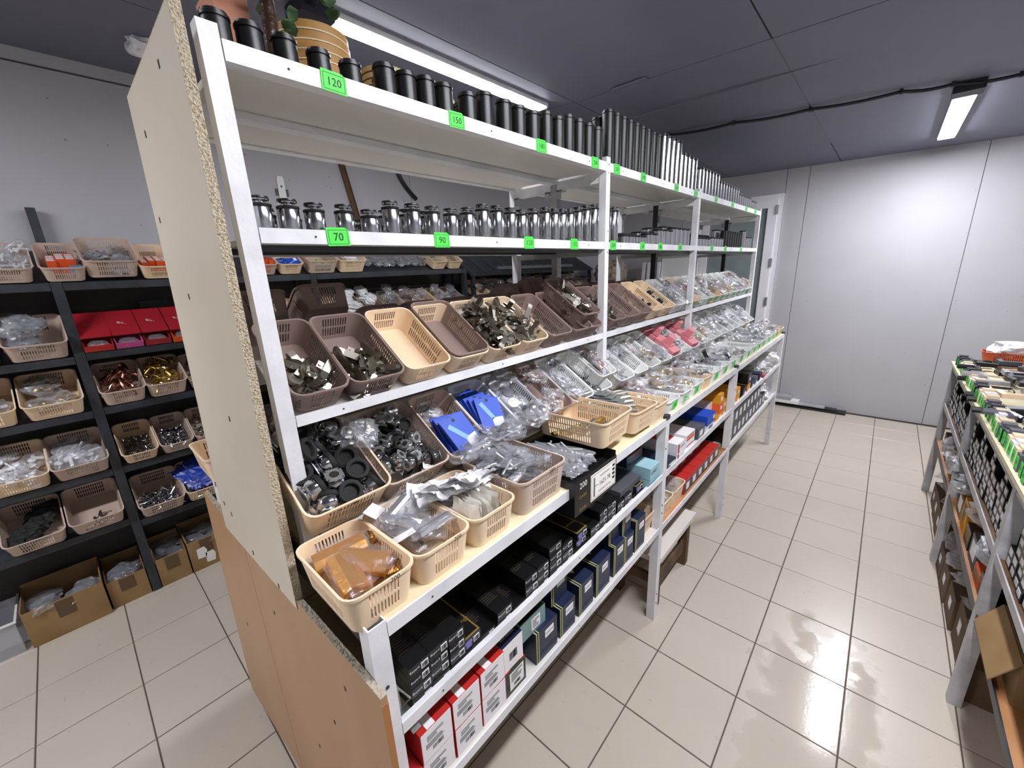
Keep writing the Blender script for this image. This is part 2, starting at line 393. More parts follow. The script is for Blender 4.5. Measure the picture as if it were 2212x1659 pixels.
# ---------------------------------------------------------------- glazed door in the back wall
dr = empty('door_1', ((DX0 + DX1) / 2, YB, 0), kind='structure')
W = DX1 - DX0
def ring(b, x0, x1, z0, z1, t, y0, y1):
    b.b2((x0, y0, z0), (x0 + t, y1, z1)); b.b2((x1 - t, y0, z0), (x1, y1, z1)); b.b2((x0 + t, y0, z1 - t), (x1 - t, y1, z1)); b.b2((x0 + t, y0, z0), (x1 - t, y1, z0 + t)); return b
new('door_frame', ring(MB(), -W / 2, W / 2, 0, DZ, .055, -.03, .02), 'pvc', parent=dr)
new('door_sash', ring(MB(), -W / 2 + .045, W / 2 - .045, .03, DZ - .045, .085, -.045, .005), 'pvc', parent=dr)
new('pane', MB().b2((-W / 2 + .12, -.02, .11), (W / 2 - .12, -.01, DZ - .125)), 'glass', parent=dr)
for z in (.55, 1.14, 1.55, 2.08): new('hinge', MB().b2((W / 2 - .055, -.06, z - .045), (W / 2 - .035, -.03, z + .045)), 'zinc', parent=dr)
# ================================================================ the double-sided display rack in the middle
PY = [.248, 1.535, 2.56, 3.97]                   # post lines, lower part
PU = [.262, 1.535, 2.575, 4.05]                  # post lines, upper part
XF, XU, XM = -.57, -.86, -1.11                   # lower front, upper front, middle
def mir(x): return 2 * XM - x
gd = empty('display_rack', (XM, 2.1, 0), label='long white double-sided metal display rack filled with hardware', cat='rack')
def gp(name, b, m, **k):                         # a part of the rack given in world coordinates
    o = new(name, b, m, parent=gd, loc=(-XM, -2.1, 0)); return props(o, **k)
TW = .036
for i, y in enumerate(PY):                       # lower posts, square tube
    for x in (XF - TW / 2, mir(XF) + TW / 2):
        b = MB()
        if i == 0:                               # open square tube
            h, n_ = TW / 2, TW / 2 - .003
            vs = [(x + a_ * r_, y + b_ * r_, z_) for r_, z_ in ((h, 0), (h, 1.0), (n_, 1.0), (n_, .9)) for a_, b_ in ((-1, -1), (1, -1), (1, 1), (-1, 1))]
            b.add(vs, [(4 * q + k, 4 * q + (k + 1) % 4, 4 * q + 4 + (k + 1) % 4, 4 * q + 4 + k) for q in range(3) for k in range(4)] + [(12, 13, 14, 15), (3, 2, 1, 0)])
        else: b.b2((x - TW / 2, y - TW / 2, 0), (x + TW / 2, y + TW / 2, 1.0))
        p = gp('post', b, 'white_paint')
        if i: gp('post_cap', MB().b2((x - TW / 2 - .0008, y - TW / 2 - .0008, .985), (x + TW / 2 + .0008, y + TW / 2 + .0008, 1.003)), 'black_plastic')
        if x > XM:
            hb = MB()
            for z in (.09, .14, .56, .6, .86):
                hb.lathe([(.004, 0), (.004, .0012)], 8, TR((x + TW / 2, y + random.uniform(-.006, .006), z), (0, R(90), 0)))
            new('screw_hole', hb, 'speck', parent=p, kind='stuff')
UW = .03
for i, y in enumerate(PU):                       # upper posts
    for x, mm in ((XU - UW / 2, 'white_paint'), (XM, 'grey_paint' if i < 2 else 'steel_black'), (mir(XU) + UW / 2, 'white_paint')):
        z0 = 1.0; z1 = 1.985 if x != XM else 1.935
        p = gp('post', MB().b2((x - UW / 2, y - UW / 2, z0), (x + UW / 2, y + UW / 2, z1)), mm)
        if x > -1.0 and i:
            hb = MB()
            for z in (1.13, 1.17, 1.64, 1.72, 1.93, 1.96): hb.lathe([(.0026, 0), (.0026, .001)], 8, TR((x + UW / 2, y + random.uniform(-.008, .008), z), (0, R(90), 0)))
            new('screw_hole', hb, 'speck', parent=p, kind='stuff')
def lips(name, x, y, z0, z1, m='white_paint', t=.004):
    """angle-iron edge strips of one shelf, bay by bay, front or back"""
    s = 1 if x > XM else -1
    for a, c in zip(y[:-1], y[1:]):
        a2, c2 = a + .017, c - .017
        b = MB().b2((min(x, x - s * t), a2, z0), (max(x, x - s * t), c2, z1)).b2((min(x - s * t, x - s * .03), a2, z0), (max(x - s * t, x - s * .03), c2, z0 + t))
        o = gp(name, b, m)
        if s > 0:
            hb = MB()
            for yy in (a2 + .1, (a2 + c2) / 2, c2 - .12): hb.lathe([(.0022, 0), (.0022, .0008)], 8, TR((x, yy, (z0 + z1) / 2), (0, R(90), 0)))
            new('screw_hole', hb, 'speck', parent=o, kind='stuff')
for x in (XU, mir(XU)):
    lips('shelf_edge', x, PU, 1.935, 1.966)
    lips('shelf_edge', x, PU, 1.652, 1.679)
    lips('shelf_edge', x, PU, 1.292, 1.316)
for x in (XF, mir(XF)):
    lips('shelf_edge', x, PY, .962, .994)
    lips('shelf_edge', x, PY, .722, .75)
    lips('shelf_edge', x, PY, .466, .494)
def boards(name, x0, x1, y, z0, z1, m):
    for a, c in zip(y[:-1], y[1:]): gp(name, MB().b2((min(x0, x1), a + .018, z0), (max(x0, x1), c - .018, z1)), m)
for s in (1, -1):
    q = (lambda x: x) if s > 0 else mir
    boards('shelf_board', q(XU - .0045), q(XM + .004), PU, 1.940, 1.953, 'white_board')
    boards('shelf_board', q(XU - .0045), q(XM + .004), PU, 1.657, 1.668, 'white_board')
    boards('shelf_board', q(XF - .0045), q(XM + .004), PY, .976, .992, 'cream_board')
    boards('shelf_board', q(XF - .031), q(XM + .004), PY, .690, .700, 'cream_board')
    boards('shelf_board', q(XF - .0045), q(XM + .004), PY[:2], .471, .482, 'white_board')
    boards('shelf_board', q(XF - .0045), q(XM + .004), PY[1:3], .471, .484, 'plank')
    boards('shelf_board', q(XF - .0045), q(XM + .004), PY[2:], .471, .482, 'white_board')
    # sloping boards that carry the tilted baskets
    for (a, za), (c, zc), y in (((-.900, 1.300), (XM + .02, 1.432), PU), ((-.835, 1.044), (XM + .02, 1.208), PU)):
        for y0, y1 in zip(y[:-1], y[1:]):
            gp('sloping_board', MB().prism([(q(a), za), (q(c), zc), (q(c), zc - .008), (q(a), za - .008)], y0 + .018, y1 - .018, axis=1), 'white_board')
gp('center_beam', MB().b2((XM - .018, PU[0], 1.924), (XM + .018, PU[-1], 1.9395)), 'white_paint')
for z in (1.645, .676): gp('center_beam', MB().b2((XM - .012, PU[0], z), (XM + .012, PU[-1], z + .012)), 'steel_black')
gp('center_beam', MB().b2((XU - .06, PU[0], 1.640), (XU - .03, PU[-1], 1.651)), 'rack_black')
for y in PU[1:]:
    gp('cross_arm', MB().b2((mir(XU) + .03, y - .012, 1.898), (XU - .03, y + .012, 1.933)), 'white_paint')
    gp('cross_arm', MB().b2((mir(XU) + .03, y - .01, 1.628), (XU - .03, y + .01, 1.650)), 'grey_paint')
    for x in (XM + .03, XM - .03, mir(XU) + .045):
        gp('bracket', MB().b2((x - .012, y - .02, 1.865), (x + .012, y - .017, 1.9)).b2((x - .012, y - .02, 1.894), (x + .012, y + .02, 1.8975)), 'zinc')
for y in PY:
    for z, mm in ((.942, 'steel_black'), (.667, 'grey_paint'), (.445, 'grey_paint')):
        gp('cross_arm', MB().b2((mir(XF) + .037, y - .013, z), (XF - .037, y + .013, z + .02 + (.012 if z > .9 else 0))), mm)
gp('board_edge', MB().b2((mir(XF) + .04, PY[0] + .012, .9755), (XF - .04, PY[0] + .0175, .9925)), 'chipboard')
# end panels, set a little askew
def pl(x): return .222 + (x + .55) * .0355
def sh(poly, d):                                  # keep each corner on its line of sight when the face moves by d
    out = []
    for x, z in poly:
        k = (pl(x) - d) / pl(x); out.append((x * k, CAM_H + (z - CAM_H) * k))
    return out
def panel(name, poly, m, t=.012, d=.004):
    b = MB(); n = len(poly); poly = sh(poly, d)
    vs = [(x, pl(x) - d, z) for x, z in poly] + [(x, pl(x) - d + t, z) for x, z in poly]
    b.add(vs, [tuple(range(n)), tuple(range(n, 2 * n))[::-1]] + [(i, (i + 1) % n, n + (i + 1) % n, n + i) for i in range(n)])
    return gp(name, b, m)
def edge_strip(name, p, q, m, t=.012, d=.004, th=.0015):
    b = MB(); p, q = sh((p, q), d); (x0, z0), (x1, z1) = p, q
    nrm = Vector((z1 - z0, 0, -(x1 - x0))).normalized() * th
    if nrm.x + nrm.z < 0: nrm = -nrm
    vs = []
    for x, z in (p, q):
        for k in (0, 1):
            for e in (0, 1): vs.append((x + nrm.x * k, pl(x) - d + (t + .0002) * e - .0001, z + nrm.z * k))
    b.add(vs, [(0, 1, 3, 2), (4, 6, 7, 5), (0, 2, 6, 4), (1, 5, 7, 3), (0, 4, 5, 1), (2, 3, 7, 6)])
    return gp(name, b, m)
WD = [(-1.665, 0), (-1.555, .933), (-.545, .878), (-.545, 0)]
SX0, SX1 = -1.19, -1.215
panel('wood_panel', [WD[0], WD[1], (SX1, .9145), (SX0, 0)], 'wood_laminate')
panel('wood_panel', [(SX0 + .002, 0), (SX1 + .002, .9143), WD[2], WD[3]], 'wood_laminate')
edge_strip('chipboard_edge', WD[1], (-.545, .878), 'chipboard_grey')
edge_strip('wood_edge', (-.545, .862), (-.545, 0), 'wood_edge')
BG = [(-.884, .868), (-1.372, .878), (-1.228, 1.962), (-.846, 1.992)]
panel('laminate_panel', BG, 'beige_laminate', .0155, .006)
edge_strip('chipboard_edge', BG[3], BG[0], 'chipboard', .0155, .006, .002)
edge_strip('chipboard_edge', BG[2], BG[3], 'chipboard', .0155, .006)
hb = MB()
for x, z in ((-1.12, 1.87), (-.93, 1.93), (-1.18, 1.72), (-1.02, 1.3), (-1.27, 1.0), (-1.22, .985), (-1.1, .92), (-.95, .9), (-1.1, 1.56)):
    hb.b2((x - .003, pl(x) - .0068, z - .006), (x + .003, pl(x) - .005, z + .006))
for x, z in ((-1.05, .76), (-.78, .62), (-.68, .8), (-.93, .4), (-1.4, .5)): hb.b2((x - .003, pl(x) - .0048, z - .005), (x + .003, pl(x) - .003, z + .005))
gp('screw_hole', hb, 'speck', kind='stuff')
# ================================================================ makers of goods
def basket_mesh(W, L, H, rows=2):
    def f():
        r = .024; tp = .011; th = .0018
        def loop(inset):
            w, l = W / 2 - inset, L / 2 - inset; rr = max(r - inset * .6, .008)
            pts = []; tags = []
            def straight(p0, p1, n):
                m_ = .10; cells = 2 * n + 1
                ts = [0, m_] + [m_ + (1 - 2 * m_) * (k + 1) / cells for k in range(cells)] + [1]
                for k, t in enumerate(ts[:-1]):
                    pts.append((p0[0] + (p1[0] - p0[0]) * t, p0[1] + (p1[1] - p0[1]) * t))
                    tags.append(k >= 1 and k <= cells and (k - 1) % 2 == 1)
            def corner(cx, cy, a0):
                for k in range(4):
                    a = a0 + math.pi / 2 * k / 4
                    pts.append((cx + rr * math.cos(a), cy + rr * math.sin(a))); tags.append(False)
            ns, nl = max(5, int(W / .0135)), max(6, int(L / .0135))
            straight((w - 0, -l + rr), (w, l - rr), nl) if False else None
            # local: x = depth (length L), y = width (W)
            straight((l, -w + rr), (l, w - rr), ns); corner(l - rr, w - rr, 0)
            straight((l - rr, w), (-l + rr, w), nl); corner(-l + rr, w - rr, math.pi / 2)
            straight((-l, w - rr), (-l, -w + rr), ns); corner(-l + rr, -w + rr, math.pi)
            straight((-l + rr, -w), (l - rr, -w), nl); corner(l - rr, -w + rr, 1.5 * math.pi)
            return pts, tags
        zs = [0, .16, .48, .55, .87, 1.0] if rows == 2 else [0, .12, .36, .41, .64, .69, .89, 1.0]
        holes = (1, 3) if rows == 2 else (1, 3, 5)
        rings = []
        for t in zs:
            p, tags = loop(tp * (1 - t)); rings.append([(x, y, t * H) for x, y in p])
        p, _ = loop(-.0045); rings.append([(x, y, H + .0005) for x, y in p]); rings.append([(x, y, H - .005) for x, y in p])
        n = len(tags); bm = bmesh.new()
        V = [[bm.verts.new((q[0] - L / 2, q[1], q[2])) for q in rg] for rg in rings]
        for a in range(len(rings) - 1):
            for k in range(n):
                if a in holes and tags[k]: continue
                bm.faces.new((V[a][k], V[a][(k + 1) % n], V[a + 1][(k + 1) % n], V[a + 1][k]))
        bm.faces.new(V[0][::-1])
        bmesh.ops.recalc_face_normals(bm, faces=bm.faces)
        bmesh.ops.solidify(bm, geom=bm.faces[:], thickness=th)
        me = bpy.data.meshes.new('basket'); bm.to_mesh(me); bm.free(); me.materials.append(MATS['cream_plastic'])
        me.polygons.foreach_set('use_smooth', [True] * len(me.polygons)); me.set_sharp_from_angle(angle=R(35)); me.update()
        return me
    return cached(('basket', W, L, H, rows), f)
STD = (.137, .236, .068, 2); FLAT = (.134, .218, .078, 2); WIDE = (.190, .236, .09, 3); TALL = (.150, .236, .085, 2)
def basket(M, m, label, size=STD, group=None, tag=None, name='plastic_basket'):
    """origin: middle of the front bottom edge, depth runs towards local -x"""
    o = new(name, basket_mesh(*size), m, M=M, label=label, cat='basket', group=group)
    o['_s'] = 0; del o['_s']
    if tag:
        W, L_, H = size[:3]
        me = cached(('btag', tag), lambda: MB().box((0, 0, 0), (.0012, .045, .03)).mesh('price_tag', tag))
        t = new('price_tag', me, parent=o, loc=(-.0016, random.uniform(-.02, .02), H * .52), rot=(0, R(9), random.uniform(-.03, .03)))
        new('lettering', text_mesh(random.choice(('60', '90', '120', '35', '50')), .018, 'ink'), parent=t, loc=(.0009, 0, 0), rot=FX)
    return o
def tilt(x, y, z, H, th, side=1, roll=0., yaw=0.):
    """matrix of a tilted basket whose front rim is at (x, y, z)"""
    if side > 0: return Matrix.Translation((x - H * math.sin(th), y, z - H * math.cos(th))) @ Euler((roll, th, yaw)).to_matrix().to_4x4()
    return Matrix.Translation((x + H * math.sin(th), y, z - H * math.cos(th))) @ Matrix.Rotation(math.pi, 4, 'Z') @ Euler((roll, th, yaw)).to_matrix().to_4x4()
# --- things that lie in the baskets
def m_of(key, fn): return cached(key, fn)
def hinge_proto():
    e = empty('hinge_fitting')
    new('hinge_arm', MB().prism([(-.004, 0), (.05, 0), (.056, .004), (.056, .011), (.044, .0125), (.01, .0125), (-.004, .006)], -.0075, .0075, axis=1), 'nickel', parent=e)
    new('hinge_cup', MB().lathe([(0, -.008), (.0125, -.008), (.0125, .001), (.0145, .002), (.0115, .002), (.0105, -.006), (0, -.006)], 14, TR((-.014, 0, .004)), cap=False).b2((-.022, -.024, .0015), (-.006, .024, .0032)), 'nickel', parent=e)
    new('mounting_plate', MB().b2((.018, -.021, -.004), (.034, .021, -.001)).lathe([(.004, 0), (.004, .003)], 8, TR((.026, .015, -.001))).lathe([(.004, 0), (.004, .003)], 8, TR((.026, -.015, -.001))), 'nickel', parent=e)
    return Proto(e)
HINGE = hinge_proto()
def foot_proto(r=.024):
    e = empty('furniture_glide'); k = r / .024
    def q(p): return [(a * k, b * k) for a, b in p]
    new('cup', MB().lathe(q([(0, .036), (.014, .036), (.0155, .033), (.0155, .03), (.0215, .026), (.0235, .02), (.0235, .006), (.0225, .003)]), 22, cap=False), 'chrome', parent=e)
    new('rubber_ring', MB().lathe(q([(.0235, .007), (.0262, .006), (.0268, .001), (.0255, -.004), (.0185, -.0045), (.0165, -.003), (.0155, .006), (0, .006)]), 22, cap=False), 'rubber', parent=e)
    b = MB(); h = .0185 * k; c = .005 * k
    b.prism([(-h, -h + c), (-h + c, -h), (h - c, -h), (h, -h + c), (h, h - c), (h - c, h), (-h + c, h), (-h, h - c)], .036 * k, .0378 * k)
    new('flange', b, 'zinc', parent=e)
    hb = MB()
    for i in (-1, 1):
        for j in (-1, 1): hb.lathe([(.0024 * k, 0), (.0024 * k, .0006)], 8, TR((i * .0142 * k, j * .0142 * k, .0378 * k)))
    hb.lathe(q([(.0065, 0), (.008, .0008), (.010, .0008)]), 14, TR((0, 0, .0378 * k)))
    new('flange_holes', hb, 'dark_metal', parent=e, kind='stuff')
    new('screw', MB().lathe(q([(.004, .0055), (.004, .0075), (.0025, .0078), (0, .007)]), 10, cap=False), 'brass', parent=e)
    return Proto(e)
FOOT = foot_proto(.0245); FOOTS = foot_proto(.0172)
def bag_mesh(seed, lx, ly, lz, crumple=.5, seg=3):
    def f():
        bm = bmesh.new(); bmesh.ops.create_icosphere(bm, subdivisions=seg, radius=1)
        for v in bm.verts:
            p = v.co.copy(); n1 = noise.noise(p * 1.7 + Vector((seed * 3.1, 0, 0))); n2 = noise.noise(p * 4.3 + Vector((0, seed * 5.7, 0))); n3 = abs(noise.noise(p * 8. + Vector((seed, seed, 0)))) - .25
            s = 1 + crumple * (.5 * n1 + .55 * abs(n2) + .8 * n3)
            q = Vector((math.copysign(abs(p.x) ** .7, p.x), math.copysign(abs(p.y) ** .7, p.y), math.copysign(abs(p.z) ** .9, p.z))) * s
            v.co = (q.x * lx / 2, q.y * ly / 2, max(q.z, -.85) * lz / 2 + lz * .42)
        me = bpy.data.meshes.new('bag'); bm.to_mesh(me); bm.free(); me.materials.append(MATS['film'])
        me.polygons.foreach_set('use_smooth', [False] * len(me.polygons)); me.update(); return me
    return cached(('bag', seed, lx, ly, lz, crumple, seg), f)
def sheet_mesh(seed, lx, ly, amp=.006, n=9, t=.0012):
    """a creased flat packet"""
    def f():
        b = MB(); vs = []
        for i in range(n + 1):
            for j in range(n + 1):
                x, y = i / n - .5, j / n - .5
                q = Vector((x * 3 + seed * 2.3, y * 3, seed * .7)); h = amp * (noise.noise(q) * 1.6 + abs(noise.noise(q * 2.7)) * 1.2 - .4)
                vs.append((x * lx * (1 + .04 * noise.noise(q * 2)), y * ly * (1 + .04 * noise.noise(q * 3)), h))
        m_ = (n + 1) ** 2; vs2 = [(a, c, z - t) for a, c, z in vs]
        fs = [(i * (n + 1) + j, (i + 1) * (n + 1) + j, (i + 1) * (n + 1) + j + 1, i * (n + 1) + j + 1) for i in range(n) for j in range(n)]
        b.add(vs + vs2, fs + [tuple(k + m_ for k in q[::-1]) for q in fs])
        b.smooth = True; me = b.mesh('packet', 'film_white'); return me
    return cached(('sheet', seed, lx, ly, amp, n), f)
def bits_mesh(seed, lx, ly, lz, n=9, kind='mix', m='dark_metal'):
    def f():
        rd = random.Random(seed); b = MB()
        for k in range(n):
            M = TR((rd.uniform(-.4, .4) * lx, rd.uniform(-.4, .4) * ly, rd.uniform(.1, .6) * lz), (rd.uniform(-.5, .5), rd.uniform(-.5, .5), rd.uniform(0, 6.3)))
            t = rd.random()
            if kind == 'rod' or (kind == 'mix' and t < .4): b.lathe([(.0035, -lx * .3), (.0035, lx * .3)], 8, M @ TR(rot=(0, R(90), 0)))
            elif kind == 'disc' or (kind == 'mix' and t < .7): b.lathe([(.012, 0), (.013, .004), (.008, .007), (0, .008)], 12, M, cap=False)
            else: b.box((0, 0, 0), (lx * rd.uniform(.2, .5), .012, .006), M)
        return b.mesh('fittings', m)
    return cached(('bits', seed, lx, ly, lz, n, kind, m), f)
def bag(M, label, group, size=(.08, .06, .035), film='film', inner='dark_metal', kind='mix', seed=0, n=8, crumple=.5, seg=3, name='bag_of_fittings', cat='bag'):
    o = new(name, bag_mesh(seed % 5, *size, crumple, seg), film, M=M, label=label, cat=cat, group=group)
    if inner: new('fittings', bits_mesh(seed % 4, size[0] * .85, size[1] * .85, size[2] * .9, n, kind, inner), parent=o)
    return o
def fill_bags(BM, size, n, label, group, film='film', inner='dark_metal', kind='mix', bs=(.075, .06, .032), z0=.012, spread=1., heap=.02, seed=0, xr=(-.92, -.12), name='bag_of_fittings'):
    rd = random.Random(seed * 17 + 3); W, L_, H = size[:3]
    for k in range(n):
        fx = rd.uniform(*xr); fy = rd.uniform(-.3, .3) * spread; t = k / max(1, n - 1)
        M = BM @ TR((L_ * fx, W * fy, z0 + heap * t * 1.6 + rd.uniform(0, .006)), (rd.uniform(-.25, .25), rd.uniform(-.25, .25), rd.uniform(0, 6.3)))
        bag(M, label, group, (bs[0] * rd.choice((1, 1, .9)), bs[1], bs[2]), film, inner, kind, rd.randrange(5), crumple=.55, name=name)
def pile(proto, BM, size, n, label, cat, group, sc=1., z0=.014, heap=.03, xr=(-.9, -.1), yr=.32, mats=None, seed=0, flat=.6):
    rd = random.Random(seed * 31 + 5); W, L_, H = size[:3]
    for k in range(n):
        t = k / max(1, n)
        M = BM @ TR((L_ * rd.uniform(*xr), W * rd.uniform(-yr, yr), z0 + heap * t + rd.uniform(0, .008)), (rd.gauss(0, flat), rd.gauss(0, flat), rd.uniform(0, 6.3))) @ Matrix.Scale(sc, 4)
        proto.put(M, mats, label=label, cat=cat, group=group)
def grains(BM, size, n, m, name, label, cat, h=.02, xr=(-.9, -.1), yr=.36, ln=.016, r=.0014, seed=1, z0=.004):
    """uncountable loose small metalware"""
    rd = random.Random(seed); b = MB(); W, L_, H = size[:3]
    for k in range(n):
        b.box((0, 0, 0), (ln * rd.uniform(.7, 1.2), r * 2, r * 2), TR((L_ * rd.uniform(*xr), W * rd.uniform(-yr, yr), z0 + rd.random() * h), (rd.uniform(-.5, .5), rd.uniform(-.6, .6), rd.uniform(0, 6.3))))
    b.box((L_ * (xr[0] + xr[1]) / 2, 0, z0 + h * .3), (L_ * (xr[1] - xr[0]) * .92, W * yr * 1.8, h * .6))
    return new(name, b, m, M=BM, label=label, cat=cat, kind='stuff')
def ring_proto():
    return Proto(new('rubber_plug', MB().lathe([(.012, 0), (.013, .004), (.009, .008), (.006, .008), (.006, .002), (0, .002)], 14, cap=False), 'black_plastic'))
def handle_proto():
    pts = [(-.035, 0, 0), (-.034, 0, .008), (-.026, 0, .014), (0, 0, .017), (.026, 0, .014), (.034, 0, .008), (.035, 0, 0)]
    return Proto(new('handle_pull', MB().tube(pts, [.005, .0045, .004, .0052, .004, .0045, .005], 8), 'nickel'))
HANDLE = handle_proto(); RCAP = ring_proto()
CLIP = Proto(new('metal_clip', MB().prism([(-.014, 0), (.014, 0), (.016, .004), (.012, .007), (-.006, .0075), (-.014, .004)], -.006, .006, axis=1), 'nickel'))
# --- cartons
def carton_mesh(sx, sy, sz, m):
    def f():
        b = MB(); e = .0009; x, y, z = sx, sy / 2, sz
        return MB().b2((-x, -y, 0), (0, y, z)).mesh('carton', m)
    return cached(('carton', round(sx, 4), round(sy, 4), round(sz, 4), m), f)
def slab(name, m, sy, sz, parent, y, z, x=.0004, t=.0008):
    me = cached(('slab', m, round(sy, 4), round(sz, 4)), lambda: MB().box((0, 0, 0), (t, sy, sz)).mesh('label', m))
    return new(name, me, parent=parent, loc=(x, y, z))
def slab_top(name, m, sx, sy, parent, x, y, z):
    me = cached(('slabt', m, round(sx, 4), round(sy, 4)), lambda: MB().box((0, 0, 0), (sx, sy, .0008)).mesh('label', m))
    return new(name, me, parent=parent, loc=(x, y, z + .0003))
def bars_mesh(w, h, m='ink', n=11):
    def f():
        rd = random.Random(4); b = MB(); x = -w / 2
        for k in range(n):
            t = w / n; b.box((.0, x + t / 2, 0), (.0004, t * rd.uniform(.3, .75), h)); x += t
        return b.mesh('barcode', m)
    return cached(('bars', round(w, 4), round(h, 4), m), f)
def lines_mesh(w, h, m, n=6, top=False, seed=2):
    def f():
        rd = random.Random(seed); b = MB()
        for k in range(n):
            l = w * rd.uniform(.55, 1.); yy = -w / 2 + l / 2; zz = h / 2 - h * (k + .5) / n
            if top: b.box((-zz, yy, 0), (h / n * .45, l, .0004))
            else: b.box((0, yy, zz), (.0004, l, h / n * .45))
        return b.mesh('small_print', m)
    return cached(('lines', round(w, 4), round(h, 4), m, n, top, seed), f)
def carton(loc, size, m, label, cat='box', group=None, rotz=0., name='carton', rot=None):
    """origin: middle of the front bottom edge, front faces +x"""
    return new(name, carton_mesh(*size, m), loc=loc, rot=rot or (0, 0, rotz), label=label, cat=cat, group=group)
def green_tag(s, x, y, z, label, w=.052, h=.038, rx=0., m='tag_green', fs=.021):
    me = cached(('tag', w, h, m), lambda: MB().prism([(-w / 2, -h / 2), (w / 2, -h / 2), (w / 2, h / 2 - .006), (w / 2 - .008, h / 2), (-w / 2, h / 2)], 0, .0012, M=Matrix(((0, 0, 1, 0), (1, 0, 0, 0), (0, 1, 0, 0), (0, 0, 0, 1)))).mesh('price_tag', m))
    t = new('price_tag', me, loc=(x, y, z), rot=(rx, 0, 0), label=label, cat='price tag', group='green price tags on the shelf edges')
    new('lettering', text_mesh(s, fs, 'ink'), parent=t, loc=(.0017, 0, -.001), rot=FX)
    fr = cached(('tagframe', w, h), lambda: MB().box((0, 0, h * .36), (.0003, w * .84, .0007)).box((0, 0, -h * .4), (.0003, w * .84, .0007)).box((0, -w * .42, -h * .02), (.0003, .0007, h * .76)).box((0, w * .42, -h * .02), (.0003, .0007, h * .76)).mesh('printed_frame', 'ink'))
    new('printed_frame', fr, parent=t, loc=(.0014, 0, 0))
    return t
# ================================================================ goods on the two upper shelves
def leg_tube(r, h): return cached(('legt', r, h), lambda: MB().lathe([(r * .96, 0), (r, .001), (r, h - .001), (r * .96, h)], 20).mesh('tube', 'leg_chrome'))
def black_leg(x, y, r, h, label, group, chrome=False):
    z = 1.9535
    e = empty('furniture_support', (x, y, z), label=label, cat='furniture leg', group=group)
    new('tube', leg_tube(r, round(h - .012, 4)), 'leg_chrome' if chrome else 'black_plastic', parent=e)
    new('cap', cached(('lcap', r), lambda: MB().lathe([(r * .93, 0), (r * .93, .002), (r * 1.05, .0025), (r * 1.05, .0075), (r * .92, .009), (r * .92, .012), (r * .7, .0125)], 20).mesh('cap', 'black_plastic')), parent=e, loc=(0, 0, h - .0125))
    return e
fy = [.285, .335, .392, .455, .52, .60, .655, .71, .765, .845, .908, .985, 1.048, 1.115, 1.183, 1.248, 1.308, 1.372, 1.435, 1.497]
def bh(y):
    for lim, h in ((.43, .061), (.56, .058), (.7, .075), (.88, .080), (1.15, .097), (1.3, .110), (1.55, .128)):
        if y < lim: return h
    return .2
for k, y in enumerate(fy):
    black_leg(-.893, y, .0215 if y < .6 else .0235, bh(y), 'black plastic furniture leg, %s from the end panel in the front line' % nth(k + 1), 'black legs on the top shelf')
    if k % 4 != 3 and y > .33: black_leg(-.955, y + .034, .022, bh(y + .02) + random.choice((0, .004, -.012)), 'black plastic furniture leg in the second line of the top shelf', 'black legs on the top shelf')
    if k > 9 and k % 3: black_leg(-1.02, y + .01, .022, bh(y) + .004, 'black plastic furniture leg in the second line of the top shelf', 'black legs on the top shelf')
y = 1.585
while y < 3.98:
    ch = y > 2.06
    h = .205 if y < 2.06 else .222 if y < 2.32 else .178 if y < 2.56 else .15 if y < 2.95 else .118 if y < 3.4 else .092 if y < 3.75 else .078
    if abs(y - PU[2]) > .045:
        for r_, dx in ((-.893, 0), (-.955, .028)):
            black_leg(r_, y + dx, .0225, h + (0 if dx == 0 else random.uniform(-.02, .006)), 'tall black plastic leg on the second bay of the top shelf' if not ch else 'chrome furniture leg with black cap on the far end of the top shelf',
                      'tall legs on the top shelf' if not ch else 'chrome legs on the top shelf', ch)
    y += .0585
def chrome_leg(x, y, r, h, label, group):
    e = empty('furniture_support', (x, y, 1.6685), label=label, cat='furniture leg', group=group)
    hb = h - .02
    new('tube', leg_tube(r, round(hb, 4)), 'leg_chrome', parent=e)
    new('collar', cached(('col', r), lambda: MB().lathe([(r * 1.02, 0), (r * 1.06, .001), (r * 1.06, .005), (r * .9, .006), (0, .006)], 20, cap=False).mesh('collar', 'black_plastic')), parent=e, loc=(0, 0, hb))
    new('stem', cached(('stem', r), lambda: MB().lathe([(r * .42, 0), (r * .42, .005), (r * .92, .0062), (r * .95, .0085), (r * .7, .009)], 20).mesh('stem', 'chrome')), parent=e, loc=(0, 0, hb + .005))
    new('foot_pad', cached(('pad', r), lambda: MB().lathe([(r * .86, 0), (r * .9, .001), (r * .88, .004), (r * .6, .005), (0, .005)], 20, cap=False).mesh('foot_pad', 'black_plastic')), parent=e, loc=(0, 0, hb + .0142))
    return e
cy_ = [(.298, .070), (.348, .069), (.398, .066), (.462, .068), (.52, .062), (.577, .085), (.638, .084), (.698, .083), (.759, .082), (.82, .089), (.878, .102), (.937, .103), (.998, .102), (1.05, .1), (1.11, .108), (1.175, .116), (1.225, .116), (1.272, .118), (1.32, .122), (1.375, .132), (1.43, .142), (1.487, .15)]
